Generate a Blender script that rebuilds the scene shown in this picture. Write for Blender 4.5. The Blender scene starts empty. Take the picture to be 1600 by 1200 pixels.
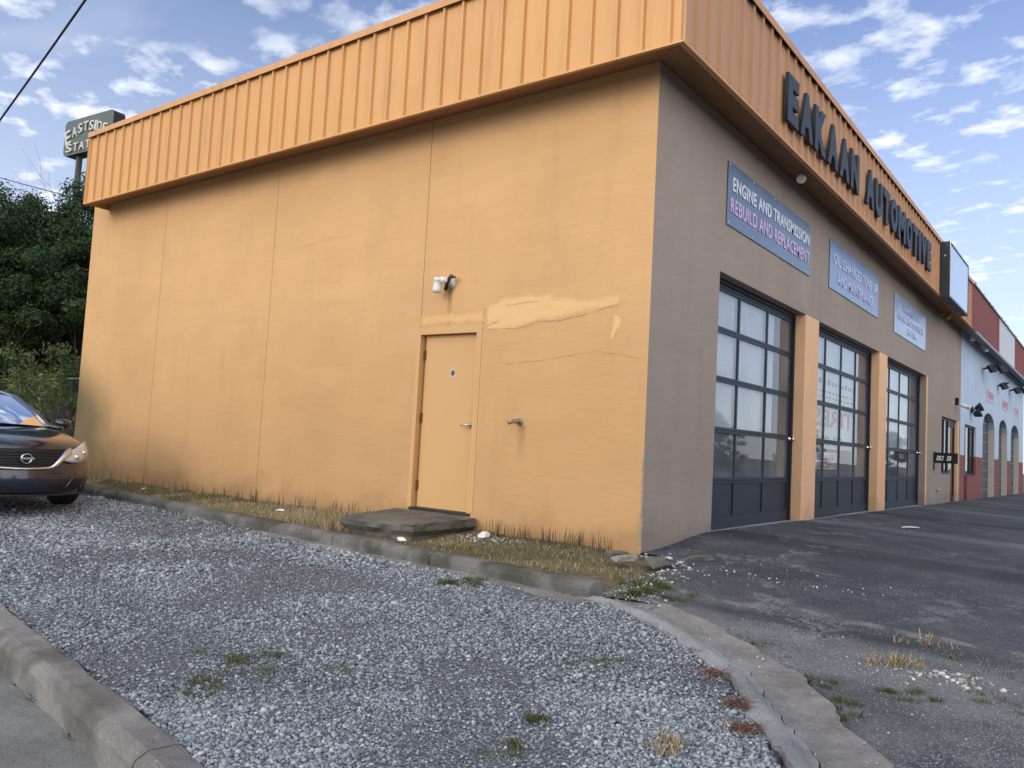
import bpy, bmesh, math, random
import numpy as np
from mathutils import Vector, Matrix, noise
random.seed(7); RNG = np.random.default_rng(7)
S = bpy.context.scene
COL = S.collection
PI = math.pi
R = math.radians

# ------------------------------------------------------------------ camera
cam_d = bpy.data.cameras.new('camera'); cam = bpy.data.objects.new('camera', cam_d); COL.objects.link(cam)
cam_d.sensor_width = 36; cam_d.lens = 36 * 1273.285 / 1600; cam_d.clip_end = 3000; cam_d.clip_start = 0.05
CX = Vector((0.8011, 0.5961, 0.0533)); CZ = Vector((-0.5985, 0.7980, 0.0711))
import numpy as _n
def _axes():
    c = _n.array([800., 600.]); VA = _n.array([-903., 600.]); VB = _n.array([1752., 742.])
    f = math.sqrt(-_n.dot(VA - c, VB - c))
    def ray(p):
        v = _n.array([p[0] - c[0], -(p[1] - c[1]), -f]); return v / _n.linalg.norm(v)
    a = ray(VA); b = ray(VB); X = -a; Y = b - _n.dot(b, X) * X; Y /= _n.linalg.norm(Y); Z = _n.cross(X, Y)
    return _n.array([X, Y, Z])
RW = _axes()
M = Matrix([list(map(float, RW[i])) + [[3.747, -7.21, 1.03][i]] for i in range(3)] + [[0, 0, 0, 1]])
cam.matrix_world = M
S.camera = cam
CAM = Vector((3.747, -7.21, 1.03))

# ------------------------------------------------------------------ world and sun
SUN_EL, SUN_AZ = 21.0, 203.0      # azimuth: clockwise from +Y
W = bpy.data.worlds.new('World'); S.world = W; W.use_nodes = True
nt = W.node_tree; N = nt.nodes; L = nt.links; N.clear()
def wn(t, **k):
    n = N.new(t)
    for a, b in k.items(): setattr(n, a, b)
    return n
sky = wn('ShaderNodeTexSky', sky_type='NISHITA', sun_disc=False)
sky.sun_elevation = R(SUN_EL); sky.sun_rotation = R(SUN_AZ); sky.air_density = 1.0; sky.dust_density = 0.6; sky.ozone_density = 2.0
def mth(op, a, b=None, c=None, clamp=False):
    n = N.new('ShaderNodeMath'); n.operation = op; n.use_clamp = clamp
    for i, v in enumerate((a, b, c)):
        if v is None: continue
        if isinstance(v, (int, float)): n.inputs[i].default_value = v
        else: L.new(v, n.inputs[i])
    return n.outputs[0]
tc = wn('ShaderNodeTexCoord'); sp = wn('ShaderNodeSeparateXYZ'); L.new(tc.outputs['Generated'], sp.inputs[0])
zz = mth('MAXIMUM', sp.outputs[2], 0.0); den = mth('ADD', zz, 0.10)
cb = wn('ShaderNodeCombineXYZ'); L.new(mth('DIVIDE', sp.outputs[0], den), cb.inputs[0]); L.new(mth('DIVIDE', sp.outputs[1], den), cb.inputs[1])
def cloud_noise(scale, rot, stretch, detail, loc=(0, 0, 0), dist=0.3):
    mp = wn('ShaderNodeMapping'); mp.inputs['Rotation'].default_value = (0, 0, R(rot)); mp.inputs['Scale'].default_value = stretch
    mp.inputs['Location'].default_value = loc
    L.new(cb.outputs[0], mp.inputs[0])
    n = wn('ShaderNodeTexNoise'); n.inputs['Scale'].default_value = scale; n.inputs['Detail'].default_value = detail
    n.inputs['Roughness'].default_value = 0.55; n.inputs['Distortion'].default_value = dist
    L.new(mp.outputs[0], n.inputs['Vector']); return n.outputs[0]
def ramp(sock, stops):
    r = wn('ShaderNodeValToRGB'); e = r.color_ramp.elements
    e[0].position = stops[0][0]; e[0].color = (stops[0][1],) * 3 + (1,)
    e[1].position = stops[1][0]; e[1].color = (stops[1][1],) * 3 + (1,)
    L.new(sock, r.inputs[0]); return r.outputs[0]
puffs = ramp(cloud_noise(7.5, 30, (1.0, 1.2, 1), 6, dist=0.1), ((0.44, 0), (0.66, 1)))
patches = ramp(cloud_noise(1.5, 10, (1, 1.2, 1), 3, (3.1, 1.7, 0)), ((0.30, 0.15), (0.50, 1)))
veil = ramp(cloud_noise(0.8, 70, (1, 2.0, 1), 5, (5.3, 0.4, 0)), ((0.44, 0), (0.80, 0.7)))
hor = mth('MULTIPLY', mth('SUBTRACT', 1.0, mth('MULTIPLY', zz, 1.75), clamp=True), 1.05)
cl = mth('MULTIPLY', puffs, patches)
cl = mth('MAXIMUM', cl, mth('MULTIPLY', veil, mth('ADD', 0.35, hor)))
cl = mth('MAXIMUM', cl, mth('MULTIPLY', hor, 0.7))
cl = mth('MULTIPLY', cl, 0.94)
tint = wn('ShaderNodeMix', data_type='RGBA', blend_type='MULTIPLY'); tint.inputs[0].default_value = 1
tint.inputs[7].default_value = (0.85, 1.0, 1.35, 1); L.new(sky.outputs[0], tint.inputs[6])
mix = wn('ShaderNodeMix', data_type='RGBA'); L.new(cl, mix.inputs[0]); L.new(tint.outputs[2], mix.inputs[6])
mix.inputs[7].default_value = (7.7, 8.0, 8.6, 1)
# added bright cloud bank in the unseen southern and eastern sky, lifts the ambient light
dt = mth('ADD', mth('MULTIPLY', sp.outputs[0], 0.62), mth('MULTIPLY', sp.outputs[1], -0.78))
fill_bankn = mth('ADD', dt, mth('MULTIPLY', mth('SUBTRACT', cloud_noise(1.3, 20, (1, 1, 1), 4, (8, 2, 0)), 0.5), 0.7))
bank = ramp(fill_bankn, ((0.02, 0), (0.42, 1)))
mix2 = wn('ShaderNodeMix', data_type='RGBA'); L.new(bank, mix2.inputs[0]); L.new(mix.outputs[2], mix2.inputs[6]); mix2.inputs[7].default_value = (13.5, 13.6, 14.4, 1)
mix = mix2
bg = wn('ShaderNodeBackground'); bg.inputs[1].default_value = 0.10; L.new(mix.outputs[2], bg.inputs[0])
out = wn('ShaderNodeOutputWorld'); L.new(bg.outputs[0], out.inputs[0])
sd = bpy.data.lights.new('sun', 'SUN'); sd.energy = 1.0; sd.angle = R(24); sd.color = (1.0, 0.88, 0.72)
so = bpy.data.objects.new('sun', sd); COL.objects.link(so)
az = R(SUN_AZ); dirv = Vector((math.sin(az) * math.cos(R(SUN_EL)), math.cos(az) * math.cos(R(SUN_EL)), math.sin(R(SUN_EL))))
so.rotation_euler = dirv.to_track_quat('Z', 'Y').to_euler(); so.location = (0, -20, 20)
S.view_settings.view_transform = 'Standard'; S.view_settings.look = 'None'; S.view_settings.exposure = 0.5; S.view_settings.gamma = 1
S.render.engine = 'CYCLES'

# ------------------------------------------------------------------ helpers
def lerp(a, b, t): return a + (b - a) * t
def smooth(a, b, x):
    t = min(1, max(0, (x - a) / (b - a))); return t * t * (3 - 2 * t)
class MB:
    def __init__(s): s.v = []; s.f = []; s.mi = []
    def add(s, vs, fs, mi=0):
        o = len(s.v); s.v += [tuple(p) for p in vs]; s.f += [tuple(o + i for i in f) for f in fs]; s.mi += [mi] * len(fs); return s
    def box(s, x0, x1, y0, y1, z0, z1, mi=0, mat=None, bev=0):
        x0, x1 = sorted((x0, x1)); y0, y1 = sorted((y0, y1)); z0, z1 = sorted((z0, z1))
        if bev:
            bm = bmesh.new(); bmesh.ops.create_cube(bm, size=1)
            for v in bm.verts: v.co = Vector((lerp(x0, x1, v.co.x + .5), lerp(y0, y1, v.co.y + .5), lerp(z0, z1, v.co.z + .5)))
            bmesh.ops.bevel(bm, geom=bm.edges[:], offset=bev, segments=2, affect='EDGES', profile=0.6)
            vs = [v.co.copy() for v in bm.verts]; fs = [[v.index for v in f.verts] for f in bm.faces]; bm.free()
        else:
            vs = [Vector(p) for p in ((x0, y0, z0), (x1, y0, z0), (x1, y1, z0), (x0, y1, z0), (x0, y0, z1), (x1, y0, z1), (x1, y1, z1), (x0, y1, z1))]
            fs = [(3, 2, 1, 0), (4, 5, 6, 7), (0, 1, 5, 4), (1, 2, 6, 5), (2, 3, 7, 6), (3, 0, 4, 7)]
        if mat: vs = [mat @ v for v in vs]
        return s.add(vs, fs, mi)
    def tube(s, pts, r, seg=10, mi=0, caps=True):
        pts = [Vector(p) for p in pts]; n = len(pts); rs = r if isinstance(r, (list, tuple)) else [r] * n
        vs = []; up = Vector((0, 0, 1))
        t0 = (pts[1] - pts[0]).normalized()
        if abs(t0.dot(up)) > .95: up = Vector((1, 0, 0))
        a = t0.cross(up).normalized()
        for i, p in enumerate(pts):
            t = (pts[min(i + 1, n - 1)] - pts[max(i - 1, 0)]).normalized()
            a = (a - t * a.dot(t)).normalized(); b = t.cross(a)
            for k in range(seg):
                q = 2 * PI * k / seg; vs.append(p + (a * math.cos(q) + b * math.sin(q)) * rs[i])
        fs = [(i * seg + k, i * seg + (k + 1) % seg, (i + 1) * seg + (k + 1) % seg, (i + 1) * seg + k) for i in range(n - 1) for k in range(seg)]
        if caps: fs += [tuple(range(seg))[::-1], tuple((n - 1) * seg + k for k in range(seg))]
        return s.add(vs, fs, mi)
    def prism(s, poly, z0, z1, mat=None, mi=0):      # polygon in local xy, extruded along local z
        n = len(poly); vs = [Vector((p[0], p[1], z0)) for p in poly] + [Vector((p[0], p[1], z1)) for p in poly]
        if mat: vs = [mat @ v for v in vs]
        fs = [tuple(range(n))[::-1], tuple(range(n, 2 * n))] + [(i, (i + 1) % n, n + (i + 1) % n, n + i) for i in range(n)]
        return s.add(vs, fs, mi)
    def lathe(s, prof, seg=24, mat=None, mi=0):     # prof [(r,z)]
        vs = [Vector((r * math.cos(2 * PI * k / seg), r * math.sin(2 * PI * k / seg), z)) for r, z in prof for k in range(seg)]
        if mat: vs = [mat @ v for v in vs]
        fs = [(i * seg + k, i * seg + (k + 1) % seg, (i + 1) * seg + (k + 1) % seg, (i + 1) * seg + k) for i in range(len(prof) - 1) for k in range(seg)]
        return s.add(vs, fs, mi)
    def build(s, name, mats, parent=None, smooth=False, label=None, recalc=True):
        me = bpy.data.meshes.new(name); me.from_pydata([tuple(v) for v in s.v], [], s.f)
        if not isinstance(mats, (list, tuple)): mats = [mats]
        for m in mats: me.materials.append(m)
        if len(mats) > 1: me.polygons.foreach_set('material_index', s.mi)
        bm = bmesh.new(); bm.from_mesh(me); lo = [v for v in bm.verts if not v.link_faces]
        if lo: bmesh.ops.delete(bm, geom=lo, context='VERTS'); bm.to_mesh(me)
        bm.free()
        if recalc:
            bm = bmesh.new(); bm.from_mesh(me); bmesh.ops.recalc_face_normals(bm, faces=bm.faces[:]); bm.to_mesh(me); bm.free()
        if smooth: me.polygons.foreach_set('use_smooth', [True] * len(me.polygons))
        o = bpy.data.objects.new(name, me); COL.objects.link(o)
        if parent: o.parent = parent
        if label: o['label'] = label
        return o
def tag(o, label, cat, group=None, kind=None):
    if label: o['label'] = label
    if cat: o['category'] = cat
    if group: o['group'] = group
    if kind: o['kind'] = kind
    return o
def struct(o): o['kind'] = 'structure'; return o
def thing(name, label, cat, loc=(0, 0, 0), rz=0, group=None):
    o = bpy.data.objects.new(name, None); COL.objects.link(o); o.location = loc; o.rotation_euler = (0, 0, rz); o.empty_display_size = .2
    return tag(o, label, cat, group)
def copy_tree(o, parent=None):
    c = o.copy(); COL.objects.link(c)
    if parent: c.parent = parent
    for ch in [x for x in bpy.data.objects if x.parent == o]: copy_tree(ch, c)
    return c
def np_obj(name, V, F, mat, parent=None, smooth=False, tone=None, fsize=None):
    """V (n,3), F (m,k) int array"""
    me = bpy.data.meshes.new(name); k = F.shape[1]
    me.vertices.add(len(V)); me.vertices.foreach_set('co', V.astype(np.float32).ravel())
    me.loops.add(F.size); me.loops.foreach_set('vertex_index', F.astype(np.int32).ravel())
    me.polygons.add(len(F)); me.polygons.foreach_set('loop_start', np.arange(0, F.size, k, dtype=np.int32))
    me.polygons.foreach_set('loop_total', np.full(len(F), k, dtype=np.int32))
    if tone is not None:
        a = me.attributes.new('tone', 'FLOAT', 'POINT'); a.data.foreach_set('value', tone.astype(np.float32))
    me.materials.append(mat); me.update(); me.validate()
    if smooth: me.polygons.foreach_set('use_smooth', np.ones(len(F), dtype=bool))
    o = bpy.data.objects.new(name, me); COL.objects.link(o)
    if parent: o.parent = parent
    return o

# ------------------------------------------------------------------ materials
class Mat:
    def __init__(s, name, rough=0.8, spec=0.3, metal=0.0):
        s.m = bpy.data.materials.new(name); s.m.use_nodes = True; s.t = s.m.node_tree; s.n = s.t.nodes; s.l = s.t.links
        s.b = s.n['Principled BSDF']; s.b.inputs['Roughness'].default_value = rough; s.b.inputs['Metallic'].default_value = metal
        s.b.inputs['Specular IOR Level'].default_value = spec
        s.tc = s.n.new('ShaderNodeTexCoord')
    def col(s, c): s.c = s.const(c); s.l.new(s.c, s.b.inputs['Base Color']); return s
    def const(s, c):
        r = s.n.new('ShaderNodeRGB'); r.outputs[0].default_value = (*c, 1) if len(c) == 3 else c; return r.outputs[0]
    def vec(s, scale=(1, 1, 1), loc=(0, 0, 0), rot=(0, 0, 0)):
        mp = s.n.new('ShaderNodeMapping'); mp.inputs['Scale'].default_value = scale; mp.inputs['Location'].default_value = loc; mp.inputs['Rotation'].default_value = rot
        s.l.new(s.tc.outputs['Object'], mp.inputs[0]); return mp.outputs[0]
    def noise(s, scale, detail=4, rough=.55, sc=(1, 1, 1), loc=(0, 0, 0), dist=0, rot=(0, 0, 0)):
        n = s.n.new('ShaderNodeTexNoise'); n.inputs['Scale'].default_value = scale; n.inputs['Detail'].default_value = detail
        n.inputs['Roughness'].default_value = rough; n.inputs['Distortion'].default_value = dist
        s.l.new(s.vec(sc, loc, rot), n.inputs['Vector']); return n.outputs[0]
    def voro(s, scale, feature='F1', sc=(1, 1, 1), out='Distance'):
        n = s.n.new('ShaderNodeTexVoronoi'); n.feature = feature; n.inputs['Scale'].default_value = scale
        s.l.new(s.vec(sc), n.inputs['Vector']); return n.outputs[out]
    def math(s, op, a, b=None, clamp=False):
        n = s.n.new('ShaderNodeMath'); n.operation = op; n.use_clamp = clamp
        for i, v in enumerate((a, b)):
            if v is None: continue
            if isinstance(v, (int, float)): n.inputs[i].default_value = v
            else: s.l.new(v, n.inputs[i])
        return n.outputs[0]
    def ramp(s, sock, lo, hi, a=0., b=1.):
        n = s.n.new('ShaderNodeMapRange'); n.inputs[1].default_value = lo; n.inputs[2].default_value = hi; n.inputs[3].default_value = a; n.inputs[4].default_value = b
        n.interpolation_type = 'SMOOTHSTEP'
        s.l.new(sock, n.inputs[0]); return n.outputs[0]
    def pos(s, i):
        n = s.n.new('ShaderNodeSeparateXYZ'); s.l.new(s.tc.outputs['Object'], n.inputs[0]); return n.outputs[i]
    def layer(s, fac, c, mode='MIX'):
        n = s.n.new('ShaderNodeMix'); n.data_type = 'RGBA'; n.blend_type = mode
        if isinstance(fac, (int, float)): n.inputs[0].default_value = fac
        else: s.l.new(fac, n.inputs[0])
        s.l.new(s.c, n.inputs[6])
        if isinstance(c, tuple): n.inputs[7].default_value = (*c, 1)
        else: s.l.new(c, n.inputs[7])
        s.c = n.outputs[2]; s.l.new(s.c, s.b.inputs['Base Color']); return s
    def bump(s, sock, strength=.3, dist=.01):
        n = s.n.new('ShaderNodeBump'); n.inputs['Strength'].default_value = strength; n.inputs['Distance'].default_value = dist
        s.l.new(sock, n.inputs['Height'])
        prev = getattr(s, 'bn', None)
        if prev: s.l.new(prev, n.inputs['Normal'])
        s.bn = n.outputs[0]; s.l.new(s.bn, s.b.inputs['Normal']); return s
    def roughmap(s, sock, lo, hi): s.l.new(s.ramp(sock, .3, .7, lo, hi), s.b.inputs['Roughness']); return s

def plain(name, c, rough=.6, spec=.3, metal=0, var=.12, sc=6, bump=0):
    m = Mat(name, rough, spec, metal).col(c)
    n = m.noise(sc, 5)
    m.layer(m.ramp(n, .3, .7, 0, var), tuple(x * .55 for x in c))
    if bump: m.bump(m.noise(sc * 12, 3), bump, .004)
    return m.m

def stucco(name, c, low_tone=(.20, .17, .11), side=False):
    m = Mat(name, .88, .15).col(c)
    m.layer(m.ramp(m.noise(.55, 6, .65), .35, .7, 0, .5), tuple(x * y for x, y in zip(c, (.80, .78, .76))))
    m.layer(m.ramp(m.noise(1.2, 4, .6, sc=(.35, .35, 2.2), loc=(3, 1, 2)), .5, .72, 0, .28), tuple(min(1, x * y) for x, y in zip(c, (1.1, 1.12, 1.18))))
    m.layer(m.ramp(m.noise(3.0, 6, .65, sc=(1, 1, .14), loc=(1, 5, 2)), .50, .78, 0, .34), tuple(x * .68 for x in c))      # run-down streaks
    n = m.math('ADD', m.pos(2), m.math('MULTIPLY', m.math('SUBTRACT', m.noise(1.6, 4, loc=(9, 2, 4)), .5), 1.1))
    m.layer(m.ramp(n, 4.0, .1, 0, .46), low_tone)                                                                      # darker towards the ground
    m.layer(m.ramp(n, .42, .0, 0, .45), tuple(x * .7 for x in low_tone))
    if side:   # green-grey algae stain on the far low corner, streak under the lamp
        a = m.math('ADD', m.pos(0), m.math('MULTIPLY', m.math('SUBTRACT', m.noise(1.5, 5, loc=(2, 8, 1)), .5), 1.5))
        h = m.ramp(m.math('ADD', m.pos(2), m.math('MULTIPLY', m.pos(0), .55)), -3.9, -5.0, 0, 1)
        m.layer(m.math('MULTIPLY', m.ramp(a, -9.6, -11.2, 0, .82), h), (.10, .095, .05))
        st = m.math('MULTIPLY', m.ramp(m.math('ABSOLUTE', m.math('ADD', m.pos(0), 2.655)), .05, .012, 0, 1), m.math('MULTIPLY', m.ramp(m.pos(2), 2.38, 2.8, 0.25, 1), m.ramp(m.pos(2), 2.88, 2.82, 0, 1)))
        m.layer(m.math('MULTIPLY', st, .55), (.14, .10, .07))
        st = m.math('MULTIPLY', m.ramp(m.math('ABSOLUTE', m.math('ADD', m.pos(0), 1.50)), .09, .01, 0, 1), m.math('MULTIPLY', m.ramp(m.pos(2), .7, 1.2, 0, 1), m.ramp(m.pos(2), 1.26, 1.2, 0, 1)))
        m.layer(m.math('MULTIPLY', st, .35), (.18, .12, .07))
    # pock marks
    pk = m.ramp(m.voro(9), .035, .018, 0, 1)
    m.layer(m.math('MULTIPLY', pk, m.ramp(m.noise(2.3, 2), .55, .6, 0, .5)), tuple(x * .4 for x in c))
    m.bump(m.noise(1.4, 4, .6, sc=(.6, .6, 1.8)), .55, .03)
    m.bump(m.noise(60, 4), .35, .004)
    return m.m

ORANGE = (.635, .385, .182); TAUPE = (.37, .30, .245)
M_side = stucco('orange_stucco', ORANGE, (.33, .20, .095), True)
M_front = stucco('taupe_stucco', TAUPE, (.20, .17, .15))
M_pillar = stucco('pillar_orange_stucco', (.88, .54, .31), (.40, .24, .14))
M_patch = None
def metal_paint(name, c, spec=.35):
    m = Mat(name, .5, spec).col(c)
    m.layer(m.ramp(m.noise(.9, 4), .35, .7, 0, .22), tuple(x * .8 for x in c))
    m.layer(m.ramp(m.noise(5, 6, .65, sc=(1, 1, .12), loc=(4, 1, 7)), .48, .78, 0, .5), tuple(x * .55 for x in c))
    m.layer(m.ramp(m.noise(26, 5, .7), .60, .72, 0, .4), tuple(x * .6 for x in c))
    m.bump(m.noise(2.5, 2, sc=(1, 1, .3)), .4, .03)
    return m.m
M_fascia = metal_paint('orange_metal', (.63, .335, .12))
M_fascia_f = metal_paint('shaded_orange_metal', (.52, .285, .145))  # same orange paint as the side, shade of the front put into the colour
M_cap = metal_paint('orange_cap', (.60, .31, .13))
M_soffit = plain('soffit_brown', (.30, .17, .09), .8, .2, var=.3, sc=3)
M_fred = metal_paint('red_metal', (.27, .085, .08)); M_fwhite = metal_paint('white_metal', (.62, .65, .70))
M_blue = stucco('pale_blue_stucco', (.52, .62, .74), (.40, .42, .45)); M_red = stucco('red_stucco', (.27, .095, .085), (.2, .09, .08))
M_trim = plain('tan_trim', (.50, .44, .38)); M_grey = plain('grey_metal', (.28, .29, .30), .5); M_dark = plain('dark_frame', (.012, .016, .022), .45, .4, var=.2)
M_navy = plain('dark_blue_door_paint', (.014, .023, .035), .5, .4, var=.35, sc=3)
M_black = plain('black_plastic', (.012, .012, .013), .5); M_void = plain('dark_gap', (.02, .018, .016), .95, .05)
M_white = plain('white_plastic', (.72, .72, .69), .4); M_steel = plain('galvanised_steel', (.52, .52, .50), .35, .5, .85)
M_chrome = plain('chrome', (.85, .86, .88), .12, .5, 1, var=.05); M_roof = plain('roof_grey', (.2, .2, .2), .9)
M_letter = plain('letter_slate', (.035, .045, .062), .55, .3, var=.3)
M_int = plain('interior_wall', (.16, .17, .18), .9)
M_rust = plain('rust', (.16, .06, .025), .9)

def conc(name, c, dark=.5, moss=0, specks=.5):
    m = Mat(name, .92, .15).col(c)
    m.layer(m.ramp(m.noise(2.2, 6, .65), .38, .68, 0, .75), tuple(x * dark for x in c))
    m.layer(m.ramp(m.noise(14, 6, .7), .5, .7, 0, .5), tuple(x * .6 for x in c))
    m.layer(m.ramp(m.noise(90, 3), .62, .7, 0, specks), tuple(min(1, x * 1.9) for x in c))
    if moss: m.layer(m.ramp(m.noise(1.3, 5, .6, loc=(4, 4, 1)), .48, .62, 0, moss), (.055, .055, .035))
    m.bump(m.noise(9, 6, .75), .9, .03); m.bump(m.noise(70, 5, .75), .9, .008)
    return m.m
M_kerb = conc('kerb_concrete', (.19, .185, .175), .38, .75)
M_kerb2 = conc('road_kerb_concrete', (.27, .26, .245), .5, .45)
M_slab = conc('step_concrete', (.17, .16, .14), .42, .6)
M_gut = conc('gutter_concrete', (.29, .28, .265), .5, .3, .8)
M_gut2 = conc('gutter_lip_concrete', (.31, .325, .33), .55, .25, .8)
M_road = conc('street_concrete', (.24, .24, .23), .7, .15)
M_base = conc('base_ground', (.13, .125, .10), .6)
M_chunk = conc('chunk_concrete', (.34, .31, .28), .6)

# asphalt
def asphalt():
    m = Mat('asphalt', .86, .3).col((.036, .040, .048))
    big = m.noise(.45, 5, .6)
    m.layer(m.ramp(big, .42, .62, 0, .6), (.072, .076, .080))
    m.layer(m.ramp(m.noise(1.7, 6, .7, loc=(3, 3, 0)), .5, .68, 0, .5), (.12, .12, .125))
    # worn, gravelly old asphalt in the near part (south of the ridge that crosses the lot)
    yy = m.math('ADD', m.pos(1), m.math('MULTIPLY', m.math('SUBTRACT', m.noise(.9, 4, loc=(7, 0, 0)), .5), 1.2))
    wear = m.ramp(m.math('SUBTRACT', yy, m.math('MULTIPLY', m.pos(0), .0)), -.9, -1.7, 0, 1)
    m.layer(m.math('MULTIPLY', wear, m.ramp(m.noise(3, 6, .75), .38, .62, .15, .85)), (.15, .145, .14))
    # pale aggregate
    ag = m.ramp(m.voro(58), .40, .22, 0, 1)
    m.layer(m.math('MULTIPLY', ag, m.ramp(m.noise(1.1, 5, .7, loc=(0, 6, 0)), .40, .66, .06, .8)), (.25, .26, .27))
    m.layer(m.math('MULTIPLY', m.ramp(m.noise(95, 4, .7), .56, .70, 0, .9), m.ramp(m.noise(1.6, 5, .7, loc=(4, 0, 2)), .36, .62, .25, 1)), (.27, .275, .29))
    m.layer(m.ramp(m.noise(60, 5, .7, loc=(5, 2, 1)), .52, .64, 0, .55), (.022, .024, .028))
    m.layer(m.ramp(m.noise(2.4, 6, .75, sc=(.5, 1.6, 1), loc=(2, 2, 2), dist=.7), .60, .72, 0, .35), (.34, .35, .36))   # chalky dust drifts
    rg = m.math('ADD', m.math('SUBTRACT', m.pos(1), m.math('MULTIPLY', m.pos(0), .03)), m.math('MULTIPLY', m.math('SUBTRACT', m.noise(.8, 5, .65, loc=(0, 2, 0)), .5), .7))
    m.layer(m.math('MULTIPLY', m.ramp(m.math('ABSOLUTE', m.math('ADD', rg, 1.12)), .09, .01, 0, .6), m.ramp(m.noise(5, 5, .7), .40, .62, .0, 1)), (.24, .24, .23))
    m.layer(m.ramp(m.math('ABSOLUTE', m.math('ADD', rg, 1.38)), .16, .03, 0, .5), (.022, .023, .026))
    # long tyre sweeps
    cr = m.n.new('ShaderNodeTexWave'); cr.wave_type = 'RINGS'; cr.inputs['Scale'].default_value = .075; cr.inputs['Distortion'].default_value = 1.5; cr.inputs['Detail'].default_value = 2
    m.l.new(m.vec((1, .55, 0), (-9, 1, 0)), cr.inputs['Vector'])
    m.layer(m.ramp(cr.outputs['Fac'], .955, .995, 0, .6), (.018, .018, .022))
    m.layer(m.ramp(cr.outputs['Fac'], .06, .0, 0, .35), (.20, .20, .21))
    # cracks
    vo = m.n.new('ShaderNodeTexVoronoi'); vo.feature = 'DISTANCE_TO_EDGE'; vo.inputs['Scale'].default_value = .55
    nz = m.n.new('ShaderNodeTexNoise'); nz.inputs['Scale'].default_value = 1.6; nz.inputs['Detail'].default_value = 7; nz.inputs['Roughness'].default_value = .7; m.l.new(m.vec(), nz.inputs['Vector'])
    va = m.n.new('ShaderNodeVectorMath'); va.operation = 'MULTIPLY_ADD'; va.inputs[1].default_value = (1.5, 1.5, 0); m.l.new(nz.outputs['Color'], va.inputs[0]); m.l.new(m.vec(), va.inputs[2]); m.l.new(va.outputs[0], vo.inputs['Vector'])
    ckm = m.ramp(m.noise(.55, 3, loc=(1, 9, 0)), .40, .52, 0, .9)
    m.layer(m.math('MULTIPLY', m.ramp(vo.outputs['Distance'], .040, .006, 0, .7), m.math('MULTIPLY', ckm, m.ramp(m.noise(4, 5, .7, loc=(3, 3, 3)), .42, .58, .1, 1))), (.24, .24, .24))
    m.layer(m.math('MULTIPLY', m.ramp(vo.outputs['Distance'], .008, .001, 0, 1), ckm), (.012, .012, .013))
    m.bump(m.voro(75), .7, .006); m.bump(m.noise(30, 6, .75), .7, .01); m.bump(m.noise(3, 5, .7), .5, .03)
    return m.m
M_asph = asphalt()
def gravelbed():
    m = Mat('gravel_bed', .92, .2).col((.165, .180, .198))
    m.layer(m.ramp(m.noise(.7, 5, .65), .4, .65, 0, .5), (.120, .128, .138))
    m.layer(m.ramp(m.voro(48), .5, .2, 0, .6), (.25, .255, .27))
    m.layer(m.ramp(m.voro(48, 'DISTANCE_TO_EDGE'), .12, .02, 0, .8), (.05, .05, .052))
    m.bump(m.voro(48), 1, .02); m.bump(m.noise(60, 5, .7), .6, .01)
    return m.m
M_gbed = gravelbed()
def tonemat(name, stops, rough=.85, spec=.25, trans=0):
    m = Mat(name, rough, spec); a = m.n.new('ShaderNodeAttribute'); a.attribute_name = 'tone'
    r = m.n.new('ShaderNodeValToRGB'); e = r.color_ramp.elements
    while len(e) < len(stops): e.new(.5)
    for i, (p, c) in enumerate(stops): e[i].position = p; e[i].color = (*c, 1)
    m.l.new(a.outputs['Fac'], r.inputs[0]); m.l.new(r.outputs[0], m.b.inputs['Base Color'])
    if trans:
        t = m.n.new('ShaderNodeBsdfTranslucent'); m.l.new(r.outputs[0], t.inputs[0]); mx = m.n.new('ShaderNodeMixShader'); mx.inputs[0].default_value = trans
        m.l.new(m.b.outputs[0], mx.inputs[1]); m.l.new(t.outputs[0], mx.inputs[2]); m.l.new(mx.outputs[0], m.n['Material Output'].inputs[0])
    return m.m
M_stone = tonemat('crushed_stone', [(0, (.090, .100, .112)), (.40, (.235, .265, .298)), (.8, (.335, .36, .385)), (1, (.43, .45, .46))])
M_white_stone = tonemat('pale_stone', [(0, (.14, .135, .13)), (.7, (.36, .35, .33)), (1, (.62, .60, .57))])
M_grass = tonemat('green_grass', [(0, (.04, .055, .018)), (.5, (.085, .115, .035)), (1, (.19, .20, .08))], trans=.25)
M_dry = tonemat('dry_grass', [(0, (.16, .13, .06)), (.4, (.34, .27, .15)), (1, (.62, .52, .33))], trans=.2)
M_rustneedle = tonemat('rusty_needles', [(0, (.07, .03, .015)), (1, (.23, .09, .04))])
M_leaf = tonemat('tree_leaves', [(0, (.014, .030, .012)), (.5, (.036, .066, .026)), (1, (.095, .14, .050))], .65, .2, .2)
M_leaf2 = tonemat('shrub_leaves', [(0, (.05, .07, .02)), (.5, (.10, .14, .045)), (1, (.22, .26, .09))], .55, .3, .3)
M_bark = plain('bark', (.10, .085, .07), .95, .1, var=.5, sc=8)
M_bark2 = plain('pale_bark', (.22, .20, .18), .95, .1)

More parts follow.
